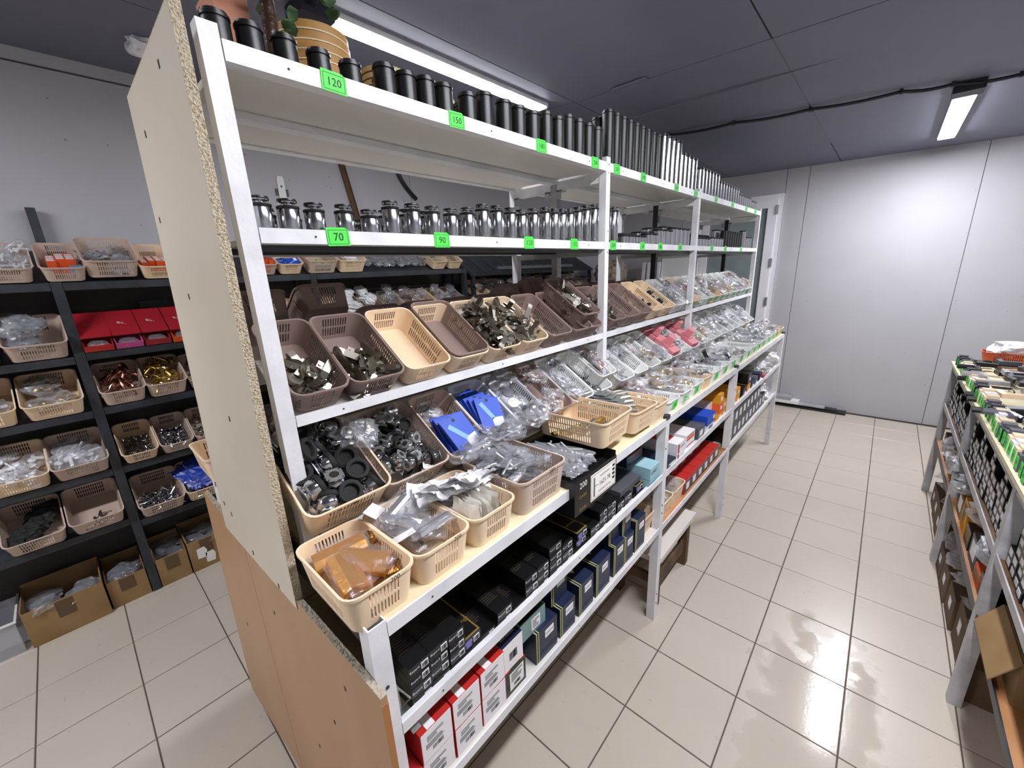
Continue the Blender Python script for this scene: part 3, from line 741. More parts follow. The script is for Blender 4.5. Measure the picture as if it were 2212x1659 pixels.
for k, (y, h) in enumerate(cy_):
    lab = 'short chrome adjustable leg standing near the 70 tag' if y < .55 else 'chrome adjustable leg standing near the 90 tag' if y < .87 else 'tall chrome adjustable leg standing near the 120 and 150 tags'
    chrome_leg(-.893, y, .0195, h, lab + ', %s from the end panel' % nth(k + 1), 'chrome adjustable legs on the first bay of the middle shelf')
    if k % 5 != 3: chrome_leg(-.962, y + .03, .0195, h - random.choice((.002, .01, .014)), lab, 'chrome adjustable legs on the first bay of the middle shelf')
    if k % 3 == 1: chrome_leg(-1.03, y + .055, .0195, h - .004, lab, 'chrome adjustable legs on the first bay of the middle shelf')
for x, y in ((-.893, 1.585), (-.893, 1.645), (-.955, 1.615), (-.96, 1.67)): chrome_leg(x, y, .0195, .152, 'tallest chrome adjustable leg standing just past the second white post', 'chrome adjustable legs past the second post')
def cup_leg(x, y, r, h, label, group, m='leg_chrome'):
    e = empty('furniture_support', (x, y, 1.6685), label=label, cat='furniture leg', group=group)
    new('tube', leg_tube(r, round(h - .008, 4)), m, parent=e)
    new('cap', cached(('ccap', r), lambda: MB().lathe([(r * 1.04, 0), (r * 1.08, .002), (r * 1.08, .006), (r * .9, .008), (0, .008)], 20, cap=False).mesh('cap', 'black_plastic')), parent=e, loc=(0, 0, h - .008))
for k in range(13):
    y = 1.74 + k * .062
    if abs(y - 2.575) < .03: continue
    h = .048 if k < 4 else .062 if k < 6 else .085 if k < 9 else .1
    cup_leg(-.9, y, .027, h, 'squat chrome leg with black cap on the second bay of the middle shelf', 'squat chrome legs on the second bay')
    cup_leg(-.968, y + .03, .027, h + .014, 'squat chrome leg with black cap on the second bay of the middle shelf', 'squat chrome legs on the second bay')
for k in range(10):
    y = 2.64 + k * .056
    cup_leg(-.9, y, .024, .062 if k < 5 else .07, 'small chrome leg on the far bay of the middle shelf', 'chrome legs on the far bay of the middle shelf')
    cup_leg(-1.0, y + .02, .022, .095, 'black leg standing behind chrome ones on the far bay', 'black legs on the far bay of the middle shelf', 'black_plastic')
for k in range(8):
    y = 3.23 + k * .058
    cup_leg(-.9, y, .021, .12, 'tall slim black leg on the far bay of the middle shelf', 'tall black legs on the far bay of the middle shelf', 'black_plastic')
    cup_leg(-.97, y + .03, .022, .135, 'tall chrome leg at the far end of the middle shelf', 'tall chrome legs on the far bay')
for k in range(4): cup_leg(-.9, 3.72 + k * .062, .023, .14 if k == 0 else .095, 'tall chrome leg at the far end of the middle shelf', 'tall chrome legs on the far bay')
# price tags on the shelf edges
for s, y in (('120', .462), ('150', .775), ('180', 1.118), ('200', 1.437), ('250', 1.60), ('300', 1.84), ('200', 2.22), ('150', 2.5), ('120', 2.86), ('100', 3.22), ('90', 3.58), ('80', 3.86)):
    green_tag(s, XU + .0005, y, 1.951, 'green price tag reading %s on the top shelf edge%s' % (s, '' if y < 1.7 else ' of the far bays'), rx=random.uniform(-.04, .04), w=.05, h=.036, fs=.02)
for s, y in (('70', .425), ('90', .697), ('120', 1.045), ('150', 1.30), ('200', 1.585), ('60', 1.86), ('80', 2.06), ('60', 2.32), ('45', 2.86), ('60', 3.15), ('90', 3.55)):
    green_tag(s, XU + .0005, y, 1.667, 'green price tag reading %s on the middle shelf edge%s' % (s, '' if y < 1.7 else ' of the far bays'), rx=random.uniform(-.04, .04), w=.048, h=.036, fs=.022)
# rolls of furniture edging stacked on the top shelf
def roll(x, y, z, r, h, label, group, m='roll_tan', m2='roll_cream', dx=0):
    e = empty('edging_roll', (x, y, z), label=label, cat='roll', group=group)
    new('band', cached(('rl', r, h, m), lambda: MB().lathe([(r * .45, .001), (r * .45, h - .001), (r, h - .001), (r, .003), (r * .45, .003)], 36, cap=False).mesh('band', m)), parent=e)
    new('rim', cached(('rr', r, h, m2), lambda: MB().lathe([(r * .6, 0), (r * 1.006, 0), (r * 1.006, .0028), (r * .6, .0028), (r * .6, 0)], 36, cap=False).mesh('rim', m2)), parent=e)
    return e
for k in range(10): roll(-1.13, .565 + random.uniform(-.002, .002), 1.9535 + k * .0193, .085, .0193, 'tan edging roll, %s from the bottom of the tall stack' % nth(k + 1), 'tall stack of edging rolls')
for k in range(11): roll(-1.13, .76, 1.9535 + k * .0155, .063, .0155, 'olive edging roll, %s from the bottom of the lower stack' % nth(k + 1), 'lower stack of edging rolls', 'roll_ivory', 'cardboard_dark')
for k in range(9): roll(-1.13, .945, 1.9535 + k * .0165, .052, .0165, 'pale edging roll, %s from the bottom of the half hidden stack' % nth(k + 1), 'hidden stack of edging rolls', 'roll_cream', 'roll_tan')
carton((-1.0, .352, 1.9535), (.1, .06, .16), 'peach_fabric', 'peach coloured paper bag standing behind the first black legs', 'bag', name='paper_bag')
# artificial flower with a dark twisted stem
fv = empty('artificial_flower', (-.985, .40, 1.9535), label='pink artificial flower with green leaves and brown twisted stem', cat='flower')
new('stem', MB().tube([(.04, -.01, 0), (.038, -.006, .06), (.03, 0, .11), (.02, .004, .16)], [.011, .013, .014, .012], 10), 'bark', parent=fv)
rd = random.Random(3)
for k in range(30):
    a = rd.uniform(0, 6.28); e_ = rd.uniform(-.5, .9); c = (.02 + rd.uniform(-.08, .06), rd.uniform(-.15, .13), rd.uniform(.125, .22))
    lf = k % 2 != 0
    w_, l_ = (.014, .034) if lf else (.017, .022)
    pts = [(0, 0, 0), (l_ * .3, w_, .003), (l_ * .75, w_ * .8, .002), (l_, 0, -.006), (l_ * .75, -w_ * .8, .002), (l_ * .3, -w_, .003)]
    b = MB(); b.add(pts + [(p[0], p[1], p[2] - .0012) for p in pts], [tuple(range(6)), tuple(range(6, 12))[::-1]] + [(i, (i + 1) % 6, 6 + (i + 1) % 6, 6 + i) for i in range(6)])
    new('leaf' if lf else 'petal', b, 'leaf' if lf else 'petal', parent=fv, loc=c, rot=(rd.uniform(-1, 1), e_, a))
new('twig', MB().tube([(.02, .004, .15), (-.05, -.06, .19)], .002, 5).tube([(.02, .004, .15), (.04, .1, .18)], .002, 5).tube([(.02, 0, .15), (-.02, .06, .2)], .002, 5), 'bark', parent=fv, kind='stuff')
# ================================================================ tilted baskets of the upper row
TH = R(35)
PIT = .1478
def up(k, raise_=0.): return tilt(XU + .004, .331 + PIT * k, 1.357 + raise_, .068, TH)
HG = 'hinges lying in the tilted baskets'
def hinges(M, n, lab, seed, mats=None, xr=(-.55, -.12), heap=.03, sc=1.):
    pile(HINGE, M, STD, n, lab, 'hinge', HG, sc, .012, heap, xr, .24, mats, seed, .42)
DK = {'hinge_arm': 'dark_metal', 'hinge_cup': 'nickel', 'mounting_plate': 'dark_metal'}
SN = (.118, .236, .068, 2); M = tilt(XU + .002, .3445, 1.357, .068, TH); b0 = basket(M, 'brown_plastic', 'brown slotted basket with a few hinges, first beside the end panel', SN); hinges(M, 9, 'dark cabinet hinge in the brown basket beside the end panel', 1, DK, (-.42, -.12), .026, 1.1)
letter('200', .018, 'ink', b0, (-.004, -.05, .036), (R(90), R(-90), R(99)))
M = up(1); b1 = basket(M, 'brown_plastic', 'brown slotted basket of dark hinges, left of the empty cream one'); hinges(M, 15, 'dark cabinet hinge in the basket left of the empty cream one', 2, DK, (-.5, -.12), .036, 1.1)
M = up(2); basket(M, 'cream_plastic', 'empty cream slotted basket on the upper sloping shelf')
M = up(3); basket(M, 'cream_plastic', 'cream basket with a brown basket nested inside it'); basket(M @ TR((-.004, 0, .009)), 'brown_plastic', 'empty brown basket nested inside a cream one')
M = up(4); basket(M, 'cream_plastic', 'cream basket heaped with bright hinges above its rim'); hinges(M, 46, 'bright nickel hinge in the heaped cream basket', 3, None, (-.88, -.12), .065, 1.15)
M = up(5); basket(M, 'cream_plastic', 'cream basket of bright hinges, right of the heaped one'); hinges(M, 26, 'bright nickel hinge in the cream basket right of the heap', 4, None, (-.8, -.12), .05, 1.1)
M = up(6); basket(M, 'brown_plastic', 'brown basket with a few silvery clips, right of the cream hinge baskets'); pile(CLIP, M, STD, 9, 'silvery clip in the brown basket right of the cream ones', 'clip', 'clips in the tilted baskets', 1., .01, .015, (-.6, -.1), .28, None, 5, .4)
M = up(7); basket(M, 'brown_plastic', 'almost empty brown basket just before the second post'); pile(CLIP, M, STD, 5, 'silvery clip in the almost empty brown basket', 'clip', 'clips in the tilted baskets', .8, .01, .01, (-.5, -.1), .28, None, 6, .4)
M = up(7.52); basket(M, 'brown_plastic', 'lower brown basket under another, behind the second white post'); 
M = tilt(XU + .004, 1.43, 1.41, .068, TH); basket(M, 'brown_plastic', 'brown basket of long hinges stacked on top of another basket'); hinges(M, 16, 'long hinge in the brown basket stacked on another', 7, None, (-.75, -.2), .045, 1.1)
y0 = 1.655
row2 = ['brown', 'brown', 'brown', 'cream', 'cream', 'clear', 'clear']
def rowb(y): return tilt(XU + .004, y, 1.362, .068, TH)
M = rowb(1.655); basket(M, 'brown_plastic', 'brown basket of bright hinges just past the second post'); hinges(M, 16, 'bright hinge in the basket just past the second post', 8, None, (-.8, -.12), .035)
M = rowb(1.795); basket(M, 'brown_plastic', 'brown basket with few handles, second past the white post'); pile(HANDLE, M, STD, 8, 'small handle in the second basket past the post', 'handle', 'handles in the tilted baskets', .8, .01, .02, (-.8, -.12), .25, None, 9, .4)
M = rowb(1.94); basket(M, 'brown_plastic', 'brown basket with black and silver pieces, left of the cream ones'); pile(HANDLE, M, STD, 9, 'small handle in the brown basket left of the cream ones', 'handle', 'handles in the tilted baskets', .8, .01, .02, (-.85, -.12), .25, None, 10, .4)
M = rowb(2.087); basket(M, 'cream_plastic', 'cream basket of black caps, first of the far pair'); pile(RCAP, M, STD, 18, 'black plastic cap in the first cream basket of caps', 'cap', 'black caps in the cream baskets', 1.05, .01, .035, (-.85, -.12), .28, None, 11, .7)
M = rowb(2.236); basket(M, 'cream_plastic', 'cream basket of black rubber rings, second of the far pair'); pile(RCAP, M, STD, 20, 'black rubber ring in the second cream basket of caps', 'cap', 'black caps in the cream baskets', 1.15, .01, .04, (-.85, -.12), .28, None, 12, .8)
FB = 'baskets of bagged fittings on the far upper slope'
for k, y in enumerate((2.385, 2.51, 2.66, 2.80, 2.945, 3.09, 3.235, 3.38, 3.53, 3.68, 3.83, 3.965)):
    M = rowb(y); basket(M, 'cream_plastic' if k in (2, 5) else 'white_plastic', '%s basket of bagged fittings, %s past the black ring basket on the upper slope' % ('cream' if k in (2, 5) else 'white', nth(k + 1)), STD, FB, 'tag_green' if k > 0 else None)
    fill_bags(M, STD, 6 if k < 3 else 4, 'clear bag of small fittings, %s basket past the black rings' % nth(k + 1), 'bags on the far upper slope', 'film', ('nickel', 'dark_metal', 'copper', 'brass')[k % 4], 'mix', (.095, .08, .045), heap=.035, seed=k + 20)
# ---------------------------------------------------------------- back side of the upper slope
BB = 'baskets on the back slope of the rack'
def back(y, z=1.362, dx=0.): return tilt(mir(XU) - .004 + dx, y, z, .068, TH, -1)
for k, (y, mm, up_) in enumerate(((.345, 'brown', .04), (.51, 'brown', .045), (.68, 'brown', 0), (.83, 'brown', 0), (.98, 'brown', .0), (1.13, 'brown', .0), (1.28, 'brown', 0.02), (1.43, 'brown', .03), (1.65, 'brown', 0), (1.8, 'brown', 0), (1.95, 'brown', .0), (2.1, 'brown', 0), (2.25, 'brown', 0), (2.4, 'brown', .0))):
    basket(back(y, 1.362 + up_ * 1.6), 'brown_plastic', 'brown basket on the back slope, %s from the end panel' % nth(k + 1), STD, BB)
basket(Matrix.Translation((-1.1, 1.62, 1.475)) @ Euler((R(-12), R(-28), R(20))).to_matrix().to_4x4(), 'brown_plastic', 'brown basket lying tipped over behind the second post')
# ---------------------------------------------------------------- tilted baskets of the lower slope
T2 = R(33)
def lowb(y, size=STD, x=-.79, z=1.108): return tilt(x, y, z, size[2], T2)
# two big baskets of chrome feet
M = tilt(-.785, .338, 1.125, .09, R(30)); basket(M, 'cream_plastic', 'large cream basket of big chrome furniture feet by the end panel', WIDE)
rd = random.Random(12)
MI = M.to_3x3().inverted()
spots = [(x, y, .04) for x in (-.2, -.148, -.096, -.046) for y in (-.058, 0, .058)] + [(x, y, .083) for x in (-.215, -.165, -.115, -.066) for y in (-.062, -.012, .042)] + [(-.03, -.045, .07), (-.028, .008, .072), (-.034, .058, .066), (-.24, -.05, .115), (-.235, .0, .118), (-.19, -.068, .122), (-.18, -.03, .125), (-.14, -.05, .122)]
for k, (x, y, z) in enumerate(spots):
    kind = (0, 2, 1, 0, 3, 0, 2, 1, 0, 2)[k % 10]
    d = (Vector((.62, -.3, .7)), Vector((.3, -.1, .9)), Vector((.2, .9, .35)), Vector((-.7, .2, .6)))[kind] + Vector((rd.uniform(-.35, .35), rd.uniform(-.35, .35), rd.uniform(-.2, .2)))
    ax = (MI @ d).normalized() * (1 if kind == 1 else -1)
    q = ax.to_track_quat('Z', 'Y').to_matrix().to_4x4() @ Matrix.Rotation(rd.uniform(0, 6.3), 4, 'Z')
    FOOT.put(M @ Matrix.Translation((x + rd.uniform(-.004, .004), y + rd.uniform(-.004, .004), z)) @ q @ Matrix.Translation((0, 0, -.016)), label='big chrome furniture foot with black rubber ring in the large basket', cat='furniture foot', group='big chrome feet')
bag(M @ TR((-.15, .085, .1), (.2, .1, 1)), 'crumpled clear bag on the heap of chrome feet', None, (.085, .075, .05), 'film_grey', 'dark_metal', seed=2)
M = tilt(-.80, .523, 1.11, .09, R(31)); basket(M, 'beige_plastic', 'beige basket of small chrome furniture feet', WIDE)
rd = random.Random(5)
for k in range(66):
    x = rd.uniform(-.215, -.03); y = rd.uniform(-.07, .07)
    M2 = M @ TR((x, y, .024 + .062 * (k / 66) + rd.uniform(0, .008)), (rd.uniform(0, 6.3), rd.uniform(-1, 1), rd.uniform(0, 6.3)))
    FOOTS.put(M2, label='small chrome furniture foot with black rubber ring in the beige basket', cat='furniture foot', group='small chrome feet')
def blue_pack(M, lab, k=0):
    o = new('blister_pack', cached('bpack', lambda: MB().box((0, 0, 0), (.085, .066, .006)).mesh('blister_pack', 'blue_card')), M=M, label=lab, cat='packet', group='blue packets in the tilted baskets')
    new('label', cached('bpl', lambda: MB().box((0, 0, 0), (.022, .03, .0006)).mesh('label', 'white_card')), parent=o, loc=(.022, .014, .0034))
    new('printed_band', cached('bpb', lambda: MB().box((0, 0, 0), (.05, .012, .0006), TR(rot=(0, 0, .5))).mesh('printed_band', 'sky_card')), parent=o, loc=(-.008, -.008, .0034))
    new('hang_hole', cached('bph', lambda: MB().lathe([(.004, 0), (.004, .0006)], 10).mesh('hang_hole', 'ink')), parent=o, loc=(-.036, 0, .0031))
    return o
M = lowb(.69); basket(M, 'beige_plastic', 'beige basket of blue packets right of the small feet')
for k in range(5): blue_pack(M @ TR((-.10 + .011 * k, .004 * (k % 2), .04 + .009 * k), (.1, .12 + .05 * k, .1 * (k - 2))) @ Matrix.Scale(1.3, 4), 'bright blue hardware packet in the beige basket')
bag(M @ TR((-.185, -.02, .03), (.1, .2, 1)), 'clear bag behind blue packets in the beige basket', None, seed=1)
M = lowb(.836); basket(M, 'grey_plastic', 'pale grey basket of blue packets')
for k in range(5): blue_pack(M @ TR((-.16 + .018 * k, .0, .035 + .008 * k), (.05, .1 + .05 * k, -.12 * (k - 2))) @ Matrix.Scale(1.3, 4), 'bright blue hardware packet in the pale grey basket')
M = lowb(.982); basket(M, 'grey_plastic', 'pale grey basket of grey discs and bags')
fill_bags(M, STD, 5, 'clear bag of round fittings in the grey disc basket', 'bags in the grey disc basket', 'film', 'zinc', 'disc', seed=41, heap=.03)
for k in range(4): new('plastic_disc', cached('pdisc', lambda: MB().lathe([(.0185, 0), (.02, .001), (.02, .004), (.018, .005), (0, .005)], 22, cap=False).mesh('plastic_disc', 'white_plastic')), 'white_plastic' if k in (0, 2) else 'grey_card', M=M @ TR((-.2 + .05 * k, -.02 + .02 * (k % 2), .05 + .004 * k), (.3, .2 - .1 * k, 0)), label='flat round plastic disc in the pale grey basket', cat='disc', group='plastic discs in the grey basket')
M = lowb(1.125); basket(M, 'brown_plastic', 'brown basket of bagged rods beside the white baskets')
fill_bags(M, STD, 7, 'clear bag of thin rods in the brown lower basket', 'bags in the brown lower basket', 'film', 'copper', 'rod', seed=42, heap=.04)
M = lowb(1.272); basket(M, 'white_plastic', 'white basket of bluish bags left of the white crumbs'); fill_bags(M, STD, 7, 'clear bluish bag in the white basket left of the second post', 'bags in the first white lower basket', 'film', 'zinc', 'rod', seed=43, heap=.035)
M = lowb(1.418); basket(M, 'white_plastic', 'white basket of silvery foil bits at the second post')
grains(M, STD, 260, 'chrome', 'foil_clips', 'glittering heap of small silvery clips in a white basket', 'clips', .03, (-.55, -.08), .34, .012, .003, 7)
M = lowb(1.50, z=1.15, x=-.815); basket(M, 'white_plastic', 'white basket perched higher behind the second white post'); fill_bags(M, STD, 6, 'clear bag in the basket perched behind the second post', 'bags in the perched basket', 'film', 'copper', 'mix', seed=44, heap=.035)
LW = [(1.625, 'white', 'film', 'zinc'), (1.77, 'white', 'film', 'zinc'), (1.915, 'white', 'film', 'brass'), (2.06, 'white', 'film_grey', 'dark_metal'), (2.205, 'white', None, None), (2.35, 'white', 'film', 'dark_metal'), (2.497, 'white', None, None), (2.66, 'white', 'film', 'brass'), (2.805, 'white', 'film', 'brass'), (2.95, 'white', 'film', 'nickel'), (3.1, 'white', 'film', 'nickel'), (3.25, 'white', 'film_grey', 'dark_metal'), (3.4, 'white', 'film', 'nickel'), (3.55, 'white', 'film', 'chrome'), (3.7, 'white', 'film', 'chrome'), (3.85, 'white', 'film', 'chrome')]
for k, (y, mm, fm, inn) in enumerate(LW):
    M = lowb(y)
    if fm is None:
        basket(M, 'white_plastic', 'white basket holding a row of pink cartons, %s past the second post' % nth(k + 1), STD, 'white baskets of pink cartons')
        for j in range(5):
            c = carton((0, 0, 0), (.041, .1, .05), 'pink_card', 'small pink carton in a white basket on the lower slope', 'box', 'pink cartons on the lower slope'); c.matrix_basis = M @ TR((-.012 - .043 * j, .004 * (j % 2), .03 + .003 * (j % 3)), (0, 0, .03 * (j % 3 - 1)))
            if j % 2: c = carton((0, 0, 0), (.041, .06, .045), 'pink_card', 'small pink carton in a white basket on the lower slope', 'box', 'pink cartons on the lower slope'); c.matrix_basis = M @ TR((-.02 - .043 * j, .012, .084), (0, 0, .2))
    else:
        basket(M, 'white_plastic', 'white basket of bagged fittings on the lower slope, %s past the second post' % nth(k + 1), STD, 'white baskets on the lower slope')
        fill_bags(M, STD, 4, 'clear bag in the %s white basket of the lower slope' % nth(k + 1), 'bags on the lower slope', fm, inn, 'mix', (.09, .075, .042), heap=.03, seed=60 + k)
# back side of the lower slope: rear walls seen under the upper row
for k in range(11):
    y = .36 + .15 * k
    if abs(y - 1.535) < .06: continue
    basket(tilt(mir(-.79), y, 1.125, .068, T2, -1), ('brown_plastic', 'beige_plastic', 'brown_plastic', 'brown_plastic', 'cream_plastic')[k % 5], 'slotted basket on the lower back slope, %s from the end panel' % nth(k + 1), STD, 'baskets on the lower back slope')
basket(TR((mir(-.560), .264, .993), (0, 0, math.pi)), 'cream_plastic', 'cream basket on the back table jutting out past the end panel', FLAT)
c = carton((-1.585, .275, .7005), (.12, .1, .222), 'white_card', 'white and red carton behind the end panel on the back side', rotz=math.pi)
slab('red_front', 'red_card', .07, .2, c, .0, .11); new('red_side', MB().b2((-.1, .05, .01), (-.02, .0508, .2)), 'red_card', parent=c)
# ================================================================ flat baskets along the front of the table board
ZT = .9925
def flat(y, size=FLAT, x=-.578, yaw=0., z=ZT + .0005): return TR((x, y, z), (0, 0, yaw))
# gold handles
M = flat(.276); o = basket(M, 'cream_plastic', 'cream basket of gold foil handles at the end of the table', FLAT)
letter('200', .013, 'ink', o, (.0048, .02, .0735), FX)
def gold_pack(M, lab, n):
    e = empty('handle_packet', M=M, label=lab, cat='packet', group='gold wrapped handles')
    pr = [(-.026, 0), (-.025, .010), (-.012, .019), (.010, .020), (.022, .013), (.026, 0)]
    new('gold_profile', MB().prism(pr, -.05, .05, axis=0), 'gold_foil', parent=e)
    new('wrapper', bag_mesh(n, .125, .066, .03, .2, 3), 'film_clear', parent=e, loc=(0, 0, -.003))
    new('crimped_end', cached(('crimp', n), lambda: MB().add([(.055, -.024, .004), (.07, -.027, .012), (.072, -.01, .004), (.071, .008, .013), (.07, .026, .006), (.055, .024, .004), (.056, 0, .01)], [(0, 1, 2, 6), (6, 2, 3), (6, 3, 4, 5)]).add([(.055, -.024, .0035), (.07, -.027, .0115), (.072, -.01, .0035), (.071, .008, .0125), (.07, .026, .0055), (.055, .024, .0035), (.056, 0, .0095)], [(0, 1, 2, 6), (6, 2, 3), (6, 3, 4, 5)]).mesh('crimped_end', 'bronze_foil')), parent=e)
gold_pack(M @ TR((-.165, -.002, .052), (.1, -.1, 1.35)), 'gold wrapped handle laid across the back of the basket', 0)
gold_pack(M @ TR((-.105, .018, .05), (.2, .1, .65)), 'gold wrapped handle lying slantwise in the middle of the basket', 1)
gold_pack(M @ TR((-.092, -.022, .05), (-.15, .1, -.15)), 'gold wrapped handle at the front of the basket', 2)
gold_pack(M @ TR((-.12, .0, .022), (0, 0, .3)), 'gold wrapped handle at the bottom of the basket', 3)
# chrome handles in bags
M = flat(.417); o = basket(M, 'cream_plastic', 'cream basket of bagged chrome handles, second along the table', FLAT)
letter('200', .013, 'ink', o, (.0048, .025, .0735), FX)
rd = random.Random(9)
for k in range(9):
    M2 = M @ TR((rd.uniform(-.18, -.05), rd.uniform(-.028, .028), .03 + .006 * k), (rd.uniform(-.3, .3), rd.uniform(-.35, .35), rd.uniform(0, 3.1)))
    e = empty('handle_packet', M=M2, label='chrome handle in a clear packet in the second cream basket', cat='packet', group='chrome wrapped handles')
    new('handle_bar', cached('hbar', lambda: MB().prism([(-.012, 0), (-.011, .008), (-.004, .013), (.006, .013), (.012, .006), (.012, 0)], -.04, .04, axis=0).mesh('handle_bar', 'bar_chrome')), parent=e)
    new('wrapper', bag_mesh(k % 5, .11, .052, .024, .35, 3), 'film_clear', parent=e, loc=(0, 0, -.003))
    if k % 3 == 0: new('header_card', cached('hcard', lambda: MB().box((0, 0, 0), (.032, .05, .0012)).mesh('header_card', 'white_card')), parent=e, loc=(-.06, 0, .014), rot=(0, .25, 0))
# white paper packets
M = flat(.562); basket(M, 'cream_plastic', 'cream basket stuffed with white paper packets', FLAT)
for k in range(9):
    new('paper_packet', sheet_mesh(k, .085, .085, .005), 'paper', M=M @ TR((-.058 - .001 * k, -.045 + .0105 * k, .05), (R(90) + rd.uniform(-.15, .15), rd.uniform(-.1, .1), rd.uniform(-.12, .12))), label='white paper packet standing on edge in the cream basket', cat='packet', group='white paper packets')
for k in range(5):
    e = new('handle_bag', sheet_mesh(k + 10, .17, .085, .013, 14), 'film_white', M=M @ TR((-.15 + .01 * k, -.035 + .016 * k, .07 + .011 * k), (.25 - .12 * k, .1 + .05 * k, 1.0 + .25 * k)), label='flat white bag with punched strip on the paper packets', cat='bag', group='white bags above the paper packets')
    new('punched_strip', cached('pstrip', lambda: MB().box((0, 0, 0), (.12, .018, .003)).mesh('punched_strip', 'white_card')), parent=e, loc=(0, .005, .003))
    for q in (-.03, 0, .03): new('hole', cached('pshole', lambda: MB().lathe([(.003, 0), (.003, .0006)], 8).mesh('hole', 'ink_grey')), parent=e, loc=(q, .005, .0046))
# big beige basket of long bags
M = flat(.745, (.186, .235, .095, 3)); o = basket(M, 'beige_plastic', 'large beige basket of long clear bags of grey fittings', (.186, .235, .095, 3))
letter('200', .016, 'ink', o, (.0048, .02, .089), FX)
for k in range(17):
    M2 = M @ TR((rd.uniform(-.21, -.06), rd.uniform(-.05, .05), .03 + .0055 * k), (rd.uniform(-.25, .25), rd.uniform(-.3, .3), rd.uniform(.3, 2.0)))
    bag(M2, 'long clear bag of grey metal strips in the large beige basket', 'long bags in the large beige basket', (.13, .045, .022), 'film_grey', 'zinc', 'rod', k, 6, .4)
for k in range(9):
    M2 = M @ TR((-.2 - .015 * (k % 3), -.08 + .045 * k, .1 + .012 * (k % 4)), (rd.uniform(-.3, .3), rd.uniform(-.2, .4), rd.uniform(0, 3)))
    bag(M2, 'clear crumpled bag spilling between the two basket rows', 'bags spilling between the basket rows', (.11, .07, .035), 'film', 'dark_metal', 'mix', k, 6, .5)
# black carton with price label
bb = empty('display_box', (-.552, .955, .955), label='open black box with white printed label and brass emblem', cat='box')
def bbp(n, b, m, **k): return new(n, b, m, parent=bb, **k)
bbp('front_wall', MB().b2((-.003, -.118, -.045), (0, .118, .06)), 'black_card')
bbp('side_wall', MB().b2((-.26, -.118, -.045), (-.003, -.115, .058)), 'black_card'); bbp('side_wall', MB().b2((-.26, .115, -.045), (-.003, .118, .075)), 'black_card')
bbp('base', MB().b2((-.26, -.115, .034), (-.003, .115, .038)), 'black_card'); bbp('back_wall', MB().b2((-.26, -.115, -.02), (-.257, .115, .075)), 'black_card')
lb_ = bbp('label', MB().b2((0, -.035, -.035), (.0008, .112, .05)), 'paper')
fr_ = MB()
for y0_, z0_, sy_, sz_ in ((.0385, .0455, .138, .0008), (.0385, -.031, .138, .0008), (-.0305, .007, .0008, .077), (.1075, .007, .0008, .077)): fr_.box((.001, y0_, z0_), (.0004, sy_, sz_))
new('printed_frame', fr_, 'ink', parent=lb_)
letter('1621.78', .021, 'ink', lb_, (.0012, .045, .006)); letter('СКИДКА-ШОП', .0085, 'ink_grey', lb_, (.0012, .045, .03)); letter('ШАРНИР, ПЕТЛЯ', .0085, 'ink_grey', lb_, (.0012, .045, -.018))
new('printed_hinge', MB().box((.001, -.016, .006), (.0004, .008, .062)).box((.001, -.006, .008), (.0004, .02, .002)), 'ink_grey', parent=lb_, kind='stuff')
for k in range(4): new('barcode', bars_mesh(.014, .008), parent=lb_, loc=(.001, .098, .034 - .014 * k))
letter('200', .026, 'white_card', bb, (.0008, -.075, .042)); letter('DARK', .015, 'ink_gold', bb, (.0008, -.075, .008)); letter('DARK', .015, 'ink_gold', bb, (.0008, -.075, -.032))
new('emblem', MB().lathe([(.02, 0), (.02, .0006)], 20).mesh('emblem', 'ink_gold'), parent=bb, loc=(-.07, -.1181, .005), rot=(R(90), 0, 0))
for k in range(6): bag(TR((-.68, .9 + .014 * k, 1.005 + .004 * k), (0, .1, .1 * k)), 'clear bag of long hinges in the black display box', 'bags in the black display box', (.2, .05, .02), 'film_grey', 'zinc', 'rod', k, 6, .3)
# cream basket of yellow bars, set crosswise above the box
S3 = (.15, .30, .085, 3)
def cross(cx, cy, z, yaw): return Matrix.Translation((cx, cy, z)) @ Matrix.Rotation(yaw, 4, 'Z') @ Matrix.Translation((S3[1] / 2, 0, 0))
M = Matrix.Translation((-.705, 1.125, 1.038)) @ Matrix.Rotation(R(2), 4, 'Z') @ TR((.13, 0, 0)); S3 = (.2, .26, .085, 3)
basket(M, 'cream_plastic', 'cream basket with a few yellowish bars set on the black box', S3)
def bar(M, m, lab, ln=.12):
    e = new('hinge_bar', cached(('hb', ln, m), lambda: MB().prism([(-.009, 0), (.009, 0), (.009, .008), (.004, .012), (-.004, .012), (-.009, .008)], -ln / 2, ln / 2, axis=0).mesh('hinge_bar', m)), M=M, label=lab, cat='bar', group='metal bars in the cream baskets')
    return e
for k in range(6): bar(M @ TR((-.17 + .012 * k, -.06 + .022 * k, .006 + .003 * k), (0, 0, 1.1 + .2 * (k % 3))), 'brass', 'short brass coloured bar in the crosswise cream basket', .09)
for k in range(3): bar(M @ TR((-.05 - .03 * k, .04 - .02 * k, .008 + .008 * k), (0, 0, 1.4 + .15 * k)), 'dark_metal', 'short dark bar in the crosswise cream basket', .1)
M = TR((-.572, 1.335, ZT + .02), (0, 0, R(-2))); S4 = (.175, .25, .08, 3)
basket(M, 'cream_plastic', 'cream basket of long zinc profiles beside the yellow bars', S4)
for k in range(5): bar(M @ TR((-.11 - .02 * k, -.045 + .022 * k, .05 + .006 * k), (.1 * k, -.1, .5 + .12 * k)), 'zinc', 'long zinc profile in the cream basket', .17)
